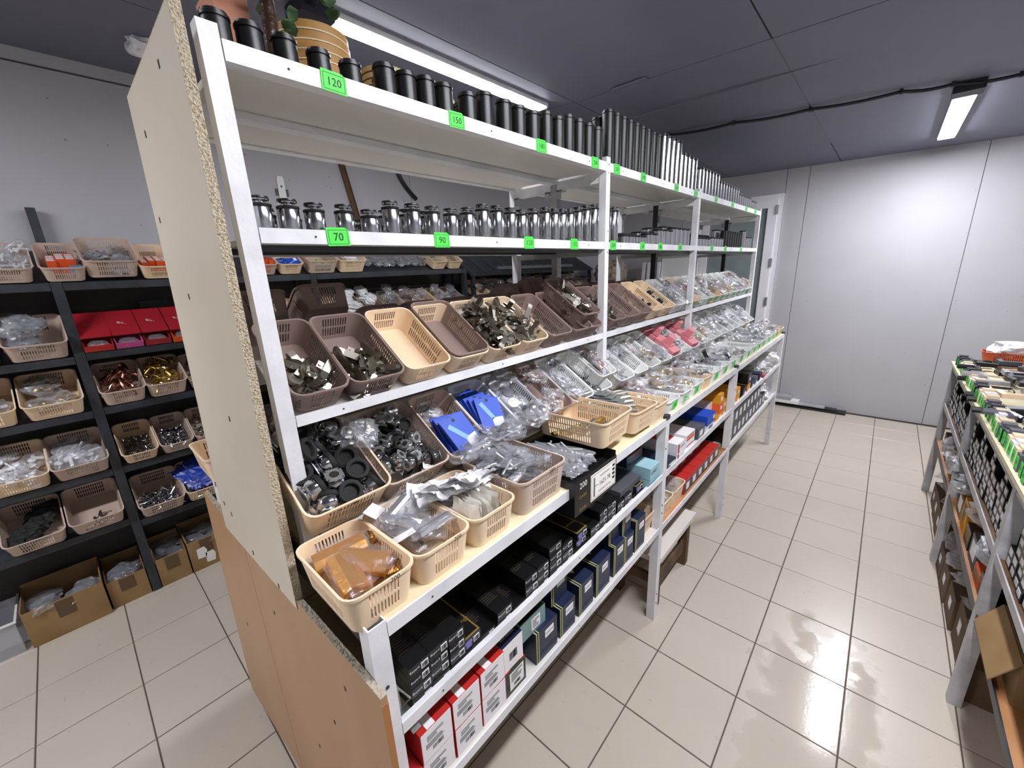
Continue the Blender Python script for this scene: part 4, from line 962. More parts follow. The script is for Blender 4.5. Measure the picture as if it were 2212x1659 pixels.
for k in range(4):
    e = new('zinc_plate', cached('zpl', lambda: MB().box((0, 0, 0), (.1, .045, .0025)).mesh('zinc_plate', 'zinc')), M=M @ TR((-.13 - .025 * k, -.03 + .012 * k, .085 + .004 * k), (.15, -.12, .4 - .2 * k)), label='flat drilled zinc plate on the long profiles', cat='plate', group='zinc plates on the profiles')
    for q in (-.03, 0, .03): new('hole', cached('zph', lambda: MB().lathe([(.003, 0), (.003, .0004)], 8).mesh('hole', 'speck')), parent=e, loc=(q, .008, .0013))
bar(M @ TR((-.25, -.09, .09), (.1, -.1, 1.3)), 'zinc', 'zinc tube lying across the edge of the cream basket', .15)
M = TR((-.575, 1.475, ZT + .001)); basket(M, 'cream_plastic', 'empty cream basket squeezed beside the zinc profiles', FLAT)
FW = [(1.60, 'white', 'film', 'copper', 'copper coloured'), (1.755, 'white', 'film', 'brass', 'yellow'), (1.90, 'white', 'film', 'brass', 'yellow'), (2.045, 'cream', 'film', 'dark_metal', 'dark'), (2.19, 'white', 'film', 'dark_metal', 'dark'), (2.335, 'white', 'film_grey', 'dark_metal', 'dark'), (2.48, 'white', 'film', 'nickel', 'pale'), (2.66, 'white', 'film', 'nickel', 'pale'), (2.81, 'white', None, None, ''), (2.96, 'white', None, None, ''), (3.11, 'white', 'film', 'nickel', 'pale'), (3.26, 'white', 'film', 'chrome', 'glittering'), (3.41, 'white', 'film', 'chrome', 'glittering'), (3.56, 'white', 'film', 'chrome', 'glittering'), (3.71, 'cream', 'film', 'chrome', 'glittering'), (3.86, 'cream', 'film', 'copper', 'copper coloured')]
S5 = (.135, .225, .06, 2)
for k, (y, mm, fm, inn, word) in enumerate(FW):
    M = TR((-.575, y, ZT + .001))
    lab = '%s tagged basket of %s knobs, %s past the zinc profiles' % (mm, word, nth(k + 1)) if fm else 'white tagged nearly empty basket, %s past the zinc profiles' % nth(k + 1)
    basket(M, mm + '_plastic', lab, S5, 'tagged baskets along the table edge', 'tag_green' if k != 3 else None)
    if fm:
        fill_bags(M, S5, 7 if k in (0, 1) else 4, 'clear bag of %s knobs in a tagged basket at the table edge' % word, 'bags along the table edge', fm, inn, 'disc', (.09, .075, .045), heap=.04, seed=100 + k, name='knob_bag')
    else:
        pile(RCAP, M, S5, 4, 'black cap in a nearly empty tagged white basket', 'cap', 'black caps along the table edge', .8, .006, .01, (-.7, -.2), .2, None, 200 + k, .2)
e = carton((-.66, 2.33, 1.075), (.02, .06, .055), 'black_card', 'black carded knob lying on the bags at the table edge', rot=(0, -.5, .3)); slab('label', 'white_card', .03, .02, e, 0, .03)
e = carton((-.6, 2.5, 1.06), (.02, .06, .055), 'black_card', 'black carded knob with white print near the far baskets', rot=(0, -.6, .1)); slab('label', 'white_card', .03, .025, e, 0, .02)
# ================================================================ boxes on the two shelves under the table board
ZB = .7005
def black_box(lab, y, k, w, x=-.605, z=None, gold=False, dep=.2, h=.0278, dy=0., top=False):
    z = ZB + k * h if z is None else z
    o = carton((x + random.uniform(-.003, .003), y, z), (dep, w, h - .0008), 'black_card', lab, 'box', 'black boxes under the table', rotz=random.uniform(-.012, .012), name='slide_box')
    slab('label', 'white_card', w * .34, h * .56, o, w * .24, h * .47)
    new('barcode', bars_mesh(w * .28, h * .4), parent=o, loc=(.001, w * .24, h * .45))
    new('lettering', text_mesh('Boyard', h * .3, 'white_card'), parent=o, loc=(.0005, -w * .24, h * .58), rot=FX)
    if gold:
        slab('violet_label', 'violet_paper', w * .32, h * .7, o, -w * .22, h * .46, x=.0008)
        for a, s_ in (((-dep * .5, -w * .47), (dep * .98, .004)), ((-dep * .5, w * .47), (dep * .98, .004)), ((-.004, 0), (.005, w * .96)), ((-dep + .004, 0), (.005, w * .96))): slab_top('gold_border', 'ink_gold', s_[0], s_[1], o, a[0], a[1], h - .0008)
        letter('Vollrange', .016, 'ink_gold', o, (-.05, 0, h - .0001), (0, 0, R(90) + .0))
    elif top:
        new('small_print', lines_mesh(w * .8, .06, 'ink_brown', 8, True, k % 3), parent=o, loc=(-dep * .35, 0, h - .0006))
    return o
stacks = [(.338, .052, 4, 0), (.39, .050, 4, 0), (.437, .044, 4, 0), (.484, .054, 2, 1), (.535, .048, 1, 0), (.594, .054, 2, 0), (.648, .054, 1, 0), (.703, .054, 3, 0), (.758, .05, 3, 0), (.819, .06, 4, 0), (.879, .055, 3, 0), (.958, .056, 3, 2), (1.038, .056, 2, 0), (1.098, .05, 3, 0), (1.157, .058, 3, 0), (1.222, .05, 2, 0), (1.285, .056, 2, 0), (1.378, .058, 2, 1)]
for j, (y, wd, n, gold) in enumerate(stacks):
    for k in range(n):
        g_ = bool(gold) and k >= n - gold
        lay = 'topmost' if k == n - 1 else 'lowest' if k == 0 else nth(k + 1) + ' up'
        black_box('%s slide box, %s in the %s stack from the end panel' % ('gold bordered black' if g_ else 'black', lay, nth(j + 1)), y, k, wd, gold=g_, top=(k == n - 1))
for j, (y, wd, n, gold) in enumerate(stacks[:16:2]):
    for k in range(n): black_box('black slide box in the hidden line behind the front stacks', y + .01, k, wd, x=-.83, dep=.2)
new('metal_bracket', MB().b2((0, 0, 0), (.02, .003, .09)).b2((0, 0, .0), (.06, .02, .003)).tube([(.01, .01, .02), (.03, .02, .05), (.02, .0, .09)], .002, 5), 'zinc', loc=(-.63, .285, ZB), label='bent grey bracket beside the first black boxes', cat='bracket')
# second bay of that shelf
def txt_box(loc, size, m, label, words=(), strips=(), rotz=0., group=None, cat='box'):
    o = carton(loc, size, m, label, cat, group, rotz)
    for s, fs, mm, y, z in words: letter(s, fs, mm, o, (.0006, y, z))
    for mm, sy, sz, y, z in strips: slab('label', mm, sy, sz, o, y, z)
    return o
fan = carton((-.62, 1.33, .7288), (.25, .17, .045), 'grey_card', 'wide grey carton with dark round print under the teal ones')
new('round_print', MB().lathe([(.05, 0), (.05, .0006)], 26).mesh('round_print', 'ink'), parent=fan, loc=(-.13, 0, .0452))
for k in range(2): txt_box((-.585, 1.47, .7035 + .052 * k), (.16, .09, .05), 'teal_card', 'pale teal carton marked EURO %s' % ('at the bottom of the pair' if k == 0 else 'on top of the pair'), [('EURO', .02, 'ink', -.012, .028)])
txt_box((-.66, 1.44, .8095), (.16, .14, .045), 'navy_card', 'dark blue and red carton lying behind the teal pair', strips=[('dark_red_card', .1, .012, 0, .036)])
txt_box((-.59, 1.645, .7005), (.2, .13, .05), 'navy_card', 'navy carton with green and white label past the second post', strips=[('white_card', .07, .03, .02, .025), ('leaf', .016, .02, -.005, .025)])
for k in range(2):
    o = txt_box((-.592, 1.775, .7005 + .05 * k), (.2, .09, .048), 'white_card', 'white carton with red stripes and round stamp, %s of the pair' % ('bottom' if k == 0 else 'top'), [('ГРАНИТ', .016, 'ink_grey', .01, .026)], [('red_card', .004, .044, -.036, .024), ('red_card', .004, .044, -.03, .024), ('red_card', .004, .044, -.024, .024)])
    slab_top('red_lid', 'red_card', .14, .088, o, -.12, 0, .048)
    if k: letter('ГРАНИТ', .03, 'white_card', o, (-.075, 0, .0492), FT)
for k in range(2): txt_box((-.6, 1.92, .7005 + .048 * k), (.2, .12, .046), 'white_card', 'white carton with orange stripe behind the ГРАНИТ pair', strips=[('orange_card', .1, .012, 0, .02), ('dark_red_card', .1, .006, 0, .034)], group='white and orange cartons')
txt_box((-.592, 2.055, .7005), (.22, .1, .085), 'grey_card', 'dark grey carton under the white lid beside the blue one', strips=[('white_card', .05, .03, 0, .05)])
txt_box((-.592, 2.19, .7005), (.22, .13, .06), 'white_card', 'flat white carton under the deep blue one', strips=[('ink_grey', .06, .02, .02, .03)])
txt_box((-.586, 2.19, .7615), (.22, .13, .05), 'blue_card', 'deep blue flat carton on the white one', strips=[('white_card', .025, .02, .04, .025)]).material_slots[0].material
txt_box((-.64, 2.34, .7005), (.2, .09, .12), 'white_card', 'upright white carton beside the amber boxes')
for k in range(9):
    y = 2.41 + .075 * (k % 4) + (.15 if k % 4 > 1 else 0); z = .7005 + .055 * (k // 4)
    if y > 3.0: y -= .02
    txt_box((-.6, y, z), (.2, .07, .054), 'amber_card' if k % 5 != 4 else 'orange_card', 'amber hardware carton in the row around the third post' if k % 5 != 4 else 'orange carton among the amber ones', [], [('white_card', .03, .02, 0, .027)], group='amber cartons')
for k in range(12):
    txt_box((-.86, 1.65 + .115 * (k % 6), .7005 + .08 * (k // 6)), (.2, .11, .078), 'black_card', 'black carton with gold lettering in the back line under the table', [('Boyard', .02, 'ink_gold', 0, .04)], group='black cartons in the back line')
for k, (y, m_) in enumerate(((2.95, 'black_card'), (3.05, 'amber_card'), (3.05, 'black_card'), (3.17, 'navy_card'), (3.27, 'grey_card'), (3.4, 'navy_card'))):
    txt_box((-.6, y, .7005 + (.075 if k == 2 else 0)), (.18, .09, .074), m_, '%s carton past the third post under the table' % m_.split('_')[0], strips=[('white_card', .03, .02, .01, .03)], group='mixed cartons past the third post')
bm_ = TR((-.58, 3.56, .7005)); basket(bm_, 'white_plastic', 'white basket of grey bags under the far end of the table'); fill_bags(bm_, STD, 6, 'crumpled clear bag under the far end of the table', 'bags under the far table end', 'film', 'dark_metal', 'mix', (.1, .08, .05), heap=.05, seed=301)
carton((-.575, 3.47, .7005), (.05, .045, .04), 'red_card', 'little red carton by the white basket under the table')
for k in range(4): bag(TR((-.74 + .03 * k, 3.66 + .05 * k, .715 + .02 * k), (.2, .1, k)), 'big crumpled clear bag at the far end under the table', 'big bags under the far table end', (.16, .13, .09), 'film_white' if k % 2 else 'film', 'dark_metal', 'mix', k)
# ---------------------------------------------------------------- bottom shelf, first bay
Z1 = .4825
def red_box(y, k, lab, h=.083):
    o = carton((-.588 + random.uniform(-.002, .002), y, Z1 + k * (h + .001)), (.2, .084, h), 'red_card', lab, 'box', 'red and white cartons', rotz=random.uniform(-.01, .01))
    slab('white_front', 'white_card', .081, h - .003, o, 0, h / 2)
    new('small_print', lines_mesh(.045, .016, 'ink_grey', 4), parent=o, loc=(.001, -.004, h * .7)); new('small_print', lines_mesh(.05, .014, 'ink_grey', 5, seed=5), parent=o, loc=(.001, -.006, h * .48)); new('barcode', bars_mesh(.03, .011), parent=o, loc=(.001, 0, h * .28))
    slab_top('white_band', 'white_card', .199, .022, o, -.1, -.012, h)
    new('arrow_mark', cached('arw', lambda: MB().box((0, 0, 0), (.012, .006, .0004)).box((-.008, 0, 0), (.005, .012, .0004)).mesh('arrow_mark', 'red_card')), parent=o, loc=(-.04, -.012, h + .001))
for k in range(2):
    for j, y in enumerate((.348, .436, .524)): red_box(y, k, 'red and white carton, %s row, %s before the blue lidded one' % ('lower' if k == 0 else 'upper', nth(3 - j)))
red_box(.262, 0, 'red and white carton squeezed against the near end post')
o = txt_box((-.59, .608, Z1), (.2, .082, .082), 'black_card', 'black carton with orange corners and big white label', strips=[('paper', .056, .056, .004, .04)])
slab_top('orange_band', 'orange_card', .199, .02, o, -.1, -.03, .082); slab_top('orange_band', 'orange_card', .199, .016, o, -.1, .03, .082)
new('small_print', lines_mesh(.045, .03, 'ink_grey', 7), parent=o, loc=(.0012, .004, .052)); new('barcode', bars_mesh(.025, .01), parent=o, loc=(.0012, .004, .025))
o = txt_box((-.592, .604, Z1 + .083), (.2, .078, .085), 'white_card', 'white fronted carton with dark blue lid and barcode', strips=[])
slab_top('blue_lid', 'navy_card', .199, .078, o, -.1, 0, .085); new('barcode', bars_mesh(.03, .025), parent=o, loc=(.001, 0, .04)); letter('Болт плоский', .008, 'white_card', o, (-.02, 0, .0865), FT)
def navy(y, z, w, h, word, lab, x=-.588, dep=.17):
    o = carton((x, y, z), (dep, w, h), 'navy_card', lab, 'box', 'navy cartons with yellow edging', rotz=random.uniform(-.02, .02))
    e = MB(); t = .0035
    for yy in (-w / 2, -w / 2 + .009): e.box((.0003, yy + .004, h / 2), (.0008, .0022, h)); e.box((-dep / 2, yy + .004, h), (dep, .0022, .0008))
    new('yellow_edging', e, 'ink_yellow', parent=o)
    s_ = slab('label', 'white_card', .04, .026, o, w * .12, h * .72)
    letter(word, .0085, 'ink', s_, (.0008, 0, 0))
    new('printed_crest', cached('crest', lambda: MB().prism([(-.012, 0), (0, -.009), (.012, 0), (0, .009)], 0, .0005).prism([(-.004, 0), (0, -.003), (.004, 0), (0, .003)], 0, .0009).mesh('printed_crest', 'ink_yellow')), parent=o, loc=(-.06, 0, h + .0002))
    return o
navy(.745, Z1, .1, .108, 'P7300-CP', 'navy carton with yellow edging under the grey green tin')
tin = empty('metal_tin', (-.60, .70, Z1 + .109), label='grey green open tin with paper lining on a navy carton', cat='tin')
new('body', MB().b2((-.15, -.055, 0), (0, .055, .003)).b2((-.003, -.055, .003), (0, .055, .062)).b2((-.15, -.055, .003), (-.147, .055, .062)).b2((-.147, -.055, .003), (-.003, -.052, .062)).b2((-.147, .052, .003), (-.003, .055, .062)), 'tin_green', parent=tin)
new('lining', MB().b2((-.147, -.05, .004), (-.004, .05, .03)), 'black_card', parent=tin); new('label', MB().b2((0, -.008, .01), (.0006, .03, .048)), 'white_card', parent=tin)
new('small_print', lines_mesh(.03, .03, 'ink_grey', 6), parent=tin, loc=(.001, .011, .03))
navy(.852, Z1, .082, .106, 'P7201-CP', 'navy carton with yellow edging and white label, right of the tin'); navy(.845, Z1 + .107, .085, .09, 'P7302-CP', 'navy carton marked P7302-CP on top of another', x=-.615)
navy(.96, Z1, .088, .118, 'P7250-CP', 'navy carton with yellow triangle crest'); navy(1.07, Z1, .098, .125, 'P800-CP', 'navy carton marked P800-CP in the middle of the bay')
navy(1.185, Z1, .08, .125, 'P801-CP', 'navy carton marked P801-CP right of P800'); navy(1.185, Z1 + .126, .08, .11, 'P801-CP', 'navy carton stacked above P801', x=-.61)
navy(1.265, Z1, .075, .115, 'P900-CP', 'navy carton before the last one of the bay'); navy(1.265, Z1 + .116, .075, .09, 'P900-CP', 'navy carton stacked above the last but one', x=-.6)
navy(1.362, Z1, .088, .14, 'P901-CP', 'last navy carton of the first bay')
bm_ = TR((-.6, 1.46, Z1 + .003)); basket(bm_, 'cream_plastic', 'cream basket with a crumpled bag at the end of the navy cartons', TALL); bag(bm_ @ TR((-.1, 0, .02)), 'crumpled clear bag in the cream basket by the navy cartons', None, (.15, .11, .07), 'film', 'nickel')
for k, y in enumerate((1.63, 1.78)):
    bm_ = TR((-.585, y, Z1 + .003)); basket(bm_, 'cream_plastic', 'cream basket of clear bags just past the second post, %s' % ('beside the post' if k == 0 else 'next to the red cartons'), TALL)
    for j in range(2): bag(bm_ @ TR((-.07 - .09 * j, 0, .03), (.1, .1, j)), 'large clear bag in a cream basket on the wooden shelf', 'bags in the cream baskets on the wooden shelf', (.12, .11, .08), 'film', 'dark_metal', seed=j + k)
for k in range(6):
    y = 1.905 + .092 * (k % 6); o = txt_box((-.59, y, Z1 + .002), (.17, .088, .075), 'red_card', 'red carton with grey front label on the wooden shelf', group='red cartons on the wooden shelf')
    slab('grey_front', 'grey_card', .085, .06, o, 0, .032); slab('label', 'white_card', .04, .035, o, 0, .035, x=.001)
for k in range(4):
    y = 1.92 + .11 * k; o = txt_box((-.66, y, Z1 + .079), (.15, .1, .07), 'dark_red_card', 'dark red carton in the second layer on the wooden shelf', group='dark red cartons on the wooden shelf'); slab('label', 'white_card', .04, .035, o, 0, .035)
for k in range(20):
    y = 2.66 + .1 * (k % 10); z = Z1 + .1 * (k // 10)
    if y > 3.45 and k > 9: continue
    o = txt_box((-.592, y, z), (.18, .097, .098), 'grey_card' if k % 3 else 'black_card', 'dark grey carton with white label on the far bottom bay', group='dark cartons on the far bottom bay'); slab('label', 'white_card', .045, .05, o, 0, .05)
for k in range(5): bag(TR((-.66, 3.45 + .09 * k, Z1 + .1 * (k < 3)), (0, 0, k)), 'large clear bag at the far end of the bottom shelf', 'bags at the far end of the bottom shelf', (.14, .1, .09), 'film_white' if k % 2 else 'film', 'dark_metal', seed=k)
# ---------------------------------------------------------------- wooden step stool under the rack
st = empty('step_stool', (-.66, 1.8, 0), label='worn wooden step stool with paint spattered top under the rack', cat='stool')
for dx in (-.13, .05):
    for dy in (-.19, .19): new('leg', MB().b2((dx - .018, dy - .022, 0), (dx + .018, dy + .022, .275)), 'old_wood', parent=st)
new('top_board', MB().b2((-.17, -.24, .275), (.085, .24, .3)), 'white_board', parent=st)
for dy in (-.19, .19): new('rail', MB().b2((-.112, dy - .011, .12), (.032, dy + .011, .165)), 'old_wood', parent=st)
new('rail', MB().b2((.04, -.168, .09), (.058, .168, .16)), 'old_wood', parent=st); new('rail', MB().b2((-.14, -.168, .09), (-.122, .168, .16)), 'old_wood', parent=st)
# ================================================================ dark rack along the left wall
RX, RB = -2.69, -2.975
LY = [-1.22, .028, 1.13, 2.40]
lr = empty('wall_rack', (RX, .6, 0), label='dark steel rack with sloping shelves along the side wall', cat='rack')
def lp(name, b, m, **k): return props(new(name, b, m, parent=lr, loc=(-RX, -.6, 0)), **k)
for i, y in enumerate(LY):
    lp('post', MB().b2((RX - .036, y - .018, 0), (RX, y + .018, 1.617)), 'rack_black')
    lp('post', MB().b2((RB, y - .016, 0), (RB + .032, y + .016, 1.95 if i == 1 else 1.80)), 'rack_black')
SL = .155
SHZ = {0: (1.615, 1.29, 1.03, .73, .45), 1: (1.615, 1.30, 1.035, .727, .42), 2: (1.615, 1.30, 1.035, .727, .42)}
for i in range(3):
    a, c = LY[i] + .02, LY[i + 1] - .02
    for z in SHZ[i]:
        lp('shelf_edge', MB().b2((RX - .004, a, z - .034), (RX - .0005, c, z)), 'rack_black')
        lp('sloping_board', MB().prism([(RX - .005, z - .006), (RB + .002, z - .006 + SL), (RB + .002, z - .018 + SL), (RX - .005, z - .018)], a, c, axis=1), 'rack_black')
    lp('back_panel', MB().b2((RB - .012, a - .02, .1), (RB - .004, c + .02, 1.62)), 'velvet_grey')
LT = math.atan2(SL, RX - RB)
def lbk(y, z, size=STD, dz=0.):
    return Matrix.Translation((RX + .012, y, z + .002 + dz)) @ Euler((0, LT, 0)).to_matrix().to_4x4()
def lbag(M, size, n, label, group, film='film', inner='dark_metal', kind='mix', bs=(.09, .07, .04), heap=.03, seed=0): fill_bags(M, size, n, label, group, film, inner, kind, bs, heap=heap, seed=seed)
LWD = (.185, .236, .085, 3)
def small_cartons(M, n, m, label, group, dims=(.1, .022, .06), y0=-.045, dy=.024, x=-.08, tops=None):
    for k in range(n):
        c = carton((0, 0, 0), dims, m, label, 'box', group); c.matrix_basis = M @ TR((x - .01 * (k % 2), y0 + dy * k, .006 + .004 * (k % 3)), (0, -.25, 0))
        if tops:
            for j in range(3): slab_top('label', tops, dims[0] * .22, dims[1] * .8, c, -dims[0] * (.2 + .3 * j), 0, dims[2])
# top shelf
z = 1.615
M = lbk(-.092, z); basket(M, 'beige_plastic', 'beige basket of cables and clear bags on the top wall shelf'); lbag(M, STD, 5, 'clear bag of white cable in the beige wall shelf basket', 'bags of cable', 'film', 'white_plastic', 'rod', seed=401)
M = lbk(.065, z); basket(M, 'beige_plastic', 'beige basket of red cartons beside the tall back post'); small_cartons(M, 3, 'orange_card', 'red orange carton with white print in the beige basket', 'red cartons on the top wall shelf', (.13, .03, .06), -.03, .03, -.05, 'white_card')
c = carton((0, 0, 0), (.05, .04, .035), 'sky_card', 'small sky blue carton beside the red ones'); c.matrix_basis = M @ TR((-.03, .045, .02), (0, -.3, .2))
M = lbk(.222, z, LWD, .012); basket(M, 'beige_plastic', 'wide beige basket of grey bags on the top wall shelf', LWD); lbag(M, LWD, 5, 'clear grey bag in the wide beige basket', 'bags in the wide beige wall basket', 'film_grey', 'dark_metal', 'rod', (.13, .06, .03), .01, 402)
M = lbk(.385, z); basket(M, 'cream_plastic', 'cream basket of red cartons half hidden by the end panel'); small_cartons(M, 4, 'orange_card', 'red orange carton in the half hidden cream basket', 'red cartons in the half hidden basket', (.12, .026, .055), -.042, .028, -.04, 'white_card')
M = lbk(.855, z); basket(M, 'beige_plastic', 'beige basket of orange cartons seen under the middle shelf'); small_cartons(M, 5, 'orange_card', 'orange carton with red top in the basket under the middle shelf', 'orange cartons', (.14, .025, .06), -.05, .025, -.03, 'red_card')
M = lbk(1.0, z); basket(M, 'cream_plastic', 'cream basket of small blue packets on the wall rack')
for k in range(5): blue_pack(M @ TR((-.12 + .015 * k, -.03 + .015 * k, .03 + .006 * k), (.2, -.2, .4 * k)) @ Matrix.Scale(.8, 4), 'little blue packet in a cream wall rack basket')
M = lbk(1.19, z, LWD); basket(M, 'beige_plastic', 'wide basket of green and yellow glue cartons on the wall rack', LWD); small_cartons(M, 3, 'tin_green', 'green and yellow carton in the wide wall rack basket', 'green and yellow cartons', (.16, .05, .03), -.05, .052, -.02, 'ink_yellow')
M = lbk(1.39, z, LWD); basket(M, 'cream_plastic', 'wide cream basket of pale green bags on the wall rack', LWD); lbag(M, LWD, 7, 'pale bag in the wide cream wall rack basket', 'pale green bags', 'film_white', 'tin_green', 'mix', seed=403)
for k in range(8): bag(Matrix.Translation((RX - .12, 1.53 + .068 * k, z + .09)) @ Euler((0, LT, random.uniform(-.3, .1))).to_matrix().to_4x4(), 'long clear bag of black strips lying on the wall shelf', 'long bags on the wall shelf', (.25, .075, .035), 'film', 'black_plastic', 'rod', k, 7, .35)
M = lbk(2.125, z); basket(M, 'cream_plastic', 'cream basket of grey strips beside the long bags'); pile(HANDLE, M, STD, 9, 'thin grey strip in the cream basket beside the long bags', 'strip', 'grey strips', 1.2, .01, .03, (-.8, -.2), .2, None, 44, .2)
M = lbk(2.285, z); basket(M, 'cream_plastic', 'last cream basket at the end of the top wall shelf'); pile(HANDLE, M, STD, 9, 'thin grey strip in the last cream basket', 'strip', 'grey strips in the last basket', 1.2, .01, .03, (-.8, -.2), .2, None, 45, .2)
# left bay
M = lbk(-.088, 1.29, LWD); basket(M, 'beige_plastic', 'beige basket heaped with grey bags on the second wall shelf', LWD); lbag(M, LWD, 9, 'grey clear bag in the heaped beige basket of the second wall shelf', 'grey bags on the second wall shelf', 'film_grey', 'zinc', 'mix', (.1, .08, .04), .05, 404)
M = lbk(-.285, 1.29, LWD); basket(M, 'beige_plastic', 'beige basket at the frame edge on the second wall shelf', LWD)
M = lbk(-.30, 1.03, LWD); basket(M, 'cream_plastic', 'cream basket with a grey bag on the third wall shelf', LWD); lbag(M, LWD, 4, 'grey bag in the third shelf cream basket', 'grey bags on the third wall shelf', 'film_grey', 'zinc', seed=405)
M = lbk(-.098, 1.03, LWD); basket(M, 'cream_plastic', 'cream basket of yellowish bubble bags on the third wall shelf', LWD); lbag(M, LWD, 9, 'yellowish clear bag in the cream basket of the third wall shelf', 'yellowish bags', 'film', 'brass', 'disc', (.09, .07, .035), .03, 406)
M = lbk(-.275, .73, LWD); basket(M, 'cream_plastic', 'cream basket of bags with white pieces on the fourth wall shelf', LWD); lbag(M, LWD, 7, 'clear bag of white pieces in the fourth shelf cream basket', 'bags of white pieces', 'film', 'white_plastic', 'mix', (.09, .07, .04), .03, 407)
M = lbk(-.082, .73, LWD); basket(M, 'beige_plastic', 'beige basket of clear bags on the fourth wall shelf', LWD); lbag(M, LWD, 5, 'clear bag in the fourth shelf beige basket', 'bags in the fourth shelf beige basket', 'film', 'white_plastic', 'mix', (.12, .09, .05), .03, 408)
M = lbk(-.29, .45, LWD); basket(M, 'beige_plastic', 'beige basket of black cloth pieces on the lowest wall shelf', LWD)
for k in range(6): new('black_cloth', bag_mesh(k % 5, .09, .07, .05, .7, 3), 'rubber', M=M @ TR((-.05 - .025 * k, -.05 + .02 * k, .01 + .005 * k), (0, 0, k)), label='crumpled black piece in the lowest beige basket', cat='cloth', group='crumpled black pieces')
M = lbk(-.09, .45, LWD); basket(M, 'beige_plastic', 'nearly empty beige basket on the lowest wall shelf', LWD); pile(HANDLE, M, LWD, 6, 'dark handle in the nearly empty beige basket', 'handle', 'dark handles', .9, .008, .01, (-.3, -.1), .25, {'handle_pull': 'dark_metal'}, 46, .3)
# middle bay: red sleeves of blister goods
def red_sleeve(y, mname, word, lab):
    M_ = Matrix.Translation((RX + .005, y, 1.302)) @ Euler((0, LT, random.uniform(-.08, .08))).to_matrix().to_4x4()
    e = empty('open_carton', M=M_, label=lab, cat='box', group='red cartons on the second wall shelf')
    new('tray', MB().b2((-.19, -.05, 0), (0, .05, .004)).b2((-.004, -.05, .004), (0, .05, .03)).b2((-.19, -.05, .004), (-.004, -.047, .035)).b2((-.19, .047, .004), (-.004, .05, .035)), mname, parent=e)
    lid = new('lid', MB().add([(-.19, -.052, .09), (-.03, -.052, .055), (-.03, .052, .055), (-.19, .052, .09), (-.19, -.052, .093), (-.03, -.052, .058), (-.03, .052, .058), (-.19, .052, .093)], [(3, 2, 1, 0), (4, 5, 6, 7), (0, 1, 5, 4), (1, 2, 6, 5), (2, 3, 7, 6), (3, 0, 4, 7)]), 'dark_red_card', parent=e)
    letter(word, .026 if word != 'BOYARD' else .015, 'white_card' if word != 'BOYARD' else 'ink_gold', lid, (-.105, 0, .0757), (0, R(12.3), R(90)))
    new('white_strip', MB().b2((-.19, .046, .0), (-.03, .052, .001), TR((0, 0, .0545), (0, R(12.3), 0)) if False else None), 'white_card', parent=e, loc=(.0, .0, .0955), rot=(0, R(12.3), 0)) if False else None
    new('bagged_goods', bag_mesh(2, .05, .07, .028, .5, 3), 'film', parent=e, loc=(-.028, 0, .006))
red_sleeve(.098, 'red_card', 'BOYARD', 'red carton with gold lettering by the rack post')
red_sleeve(.205, 'magenta_card', '855', 'dark red carton marked 855 with magenta inside'); red_sleeve(.312, 'dark_red_card', '855', 'dark red carton marked 855 beside the end panel'); red_sleeve(.42, 'orange_card', '855', 'orange red carton almost hidden by the end panel')
carton((RX - .2, .36, 1.42), (.05, .12, .09), 'black_card', 'dark carton at the back of the second wall shelf', rot=(0, 0, 0))
M = lbk(.133, 1.035, (.16, .236, .085, 3)); basket(M, 'beige_plastic', 'beige basket of curved copper coloured handles', (.16, .236, .085, 3)); pile(HANDLE, M, STD, 32, 'curved copper coloured handle in the beige basket', 'handle', 'copper coloured handles', 1.15, .015, .06, (-.85, -.1), .3, {'handle_pull': 'copper'}, 47, .6)
M = lbk(.298, 1.035, (.16, .236, .085, 3)); basket(M, 'beige_plastic', 'beige basket of gold coloured curved handles', (.16, .236, .085, 3)); pile(HANDLE, M, STD, 34, 'curved gold coloured handle in the beige basket', 'handle', 'gold coloured handles', 1.15, .015, .065, (-.85, -.1), .3, {'handle_pull': 'brass'}, 48, .6)
M = lbk(.458, 1.035); basket(M, 'beige_plastic', 'beige basket of dark handles almost hidden by the end panel'); pile(HANDLE, M, STD, 12, 'dark handle in the almost hidden basket', 'handle', 'dark handles by the panel', 1., .01, .03, (-.8, -.1), .3, {'handle_pull': 'dark_metal'}, 49, .5)
z = .727
M = lbk(.126, z); basket(M, 'cream_plastic', 'cream basket of dark wood screws'); grains(M, STD, 500, 'dark_metal', 'loose_screws', 'heap of small dark screws in a cream basket', 'screws', .022, (-.75, -.06), .38, .014, .0014, 3)
M = lbk(.274, z); basket(M, 'beige_plastic', 'beige basket of bright zinc screws'); grains(M, STD, 500, 'chrome', 'loose_screws', 'heap of bright zinc screws in a beige basket', 'screws', .024, (-.75, -.06), .38, .016, .0014, 4)
M = lbk(.422, z); basket(M, 'beige_plastic', 'beige basket of dark brown clips'); pile(CLIP, M, STD, 22, 'dark brown clip in the beige basket', 'clip', 'dark brown clips', .9, .01, .03, (-.8, -.1), .3, {'metal_clip': 'dark_metal'}, 50, .6)
z = .42
M = lbk(.15, z, LWD); basket(M, 'beige_plastic', 'beige basket of long steel screws on the lowest wall shelf', LWD); grains(M, LWD, 420, 'chrome', 'loose_screws', 'heap of long steel screws in a beige basket', 'screws', .03, (-.6, -.06), .38, .04, .0014, 5)
M = lbk(.345, z, LWD); basket(M, 'cream_plastic', 'cream basket with a blue bag on the lowest wall shelf', LWD); new('blue_bag', bag_mesh(3, .2, .17, .07, .5, 4), 'film_blue', M=M @ TR((-.13, -.01, .05), (0, 0, .3)), label='crumpled blue plastic bag spilling from the cream basket', cat='bag'); grains(M, LWD, 200, 'chrome', 'loose_screws', 'steel screws under the blue bag', 'screws', .02, (-.4, -.06), .38, .03, .0014, 6)
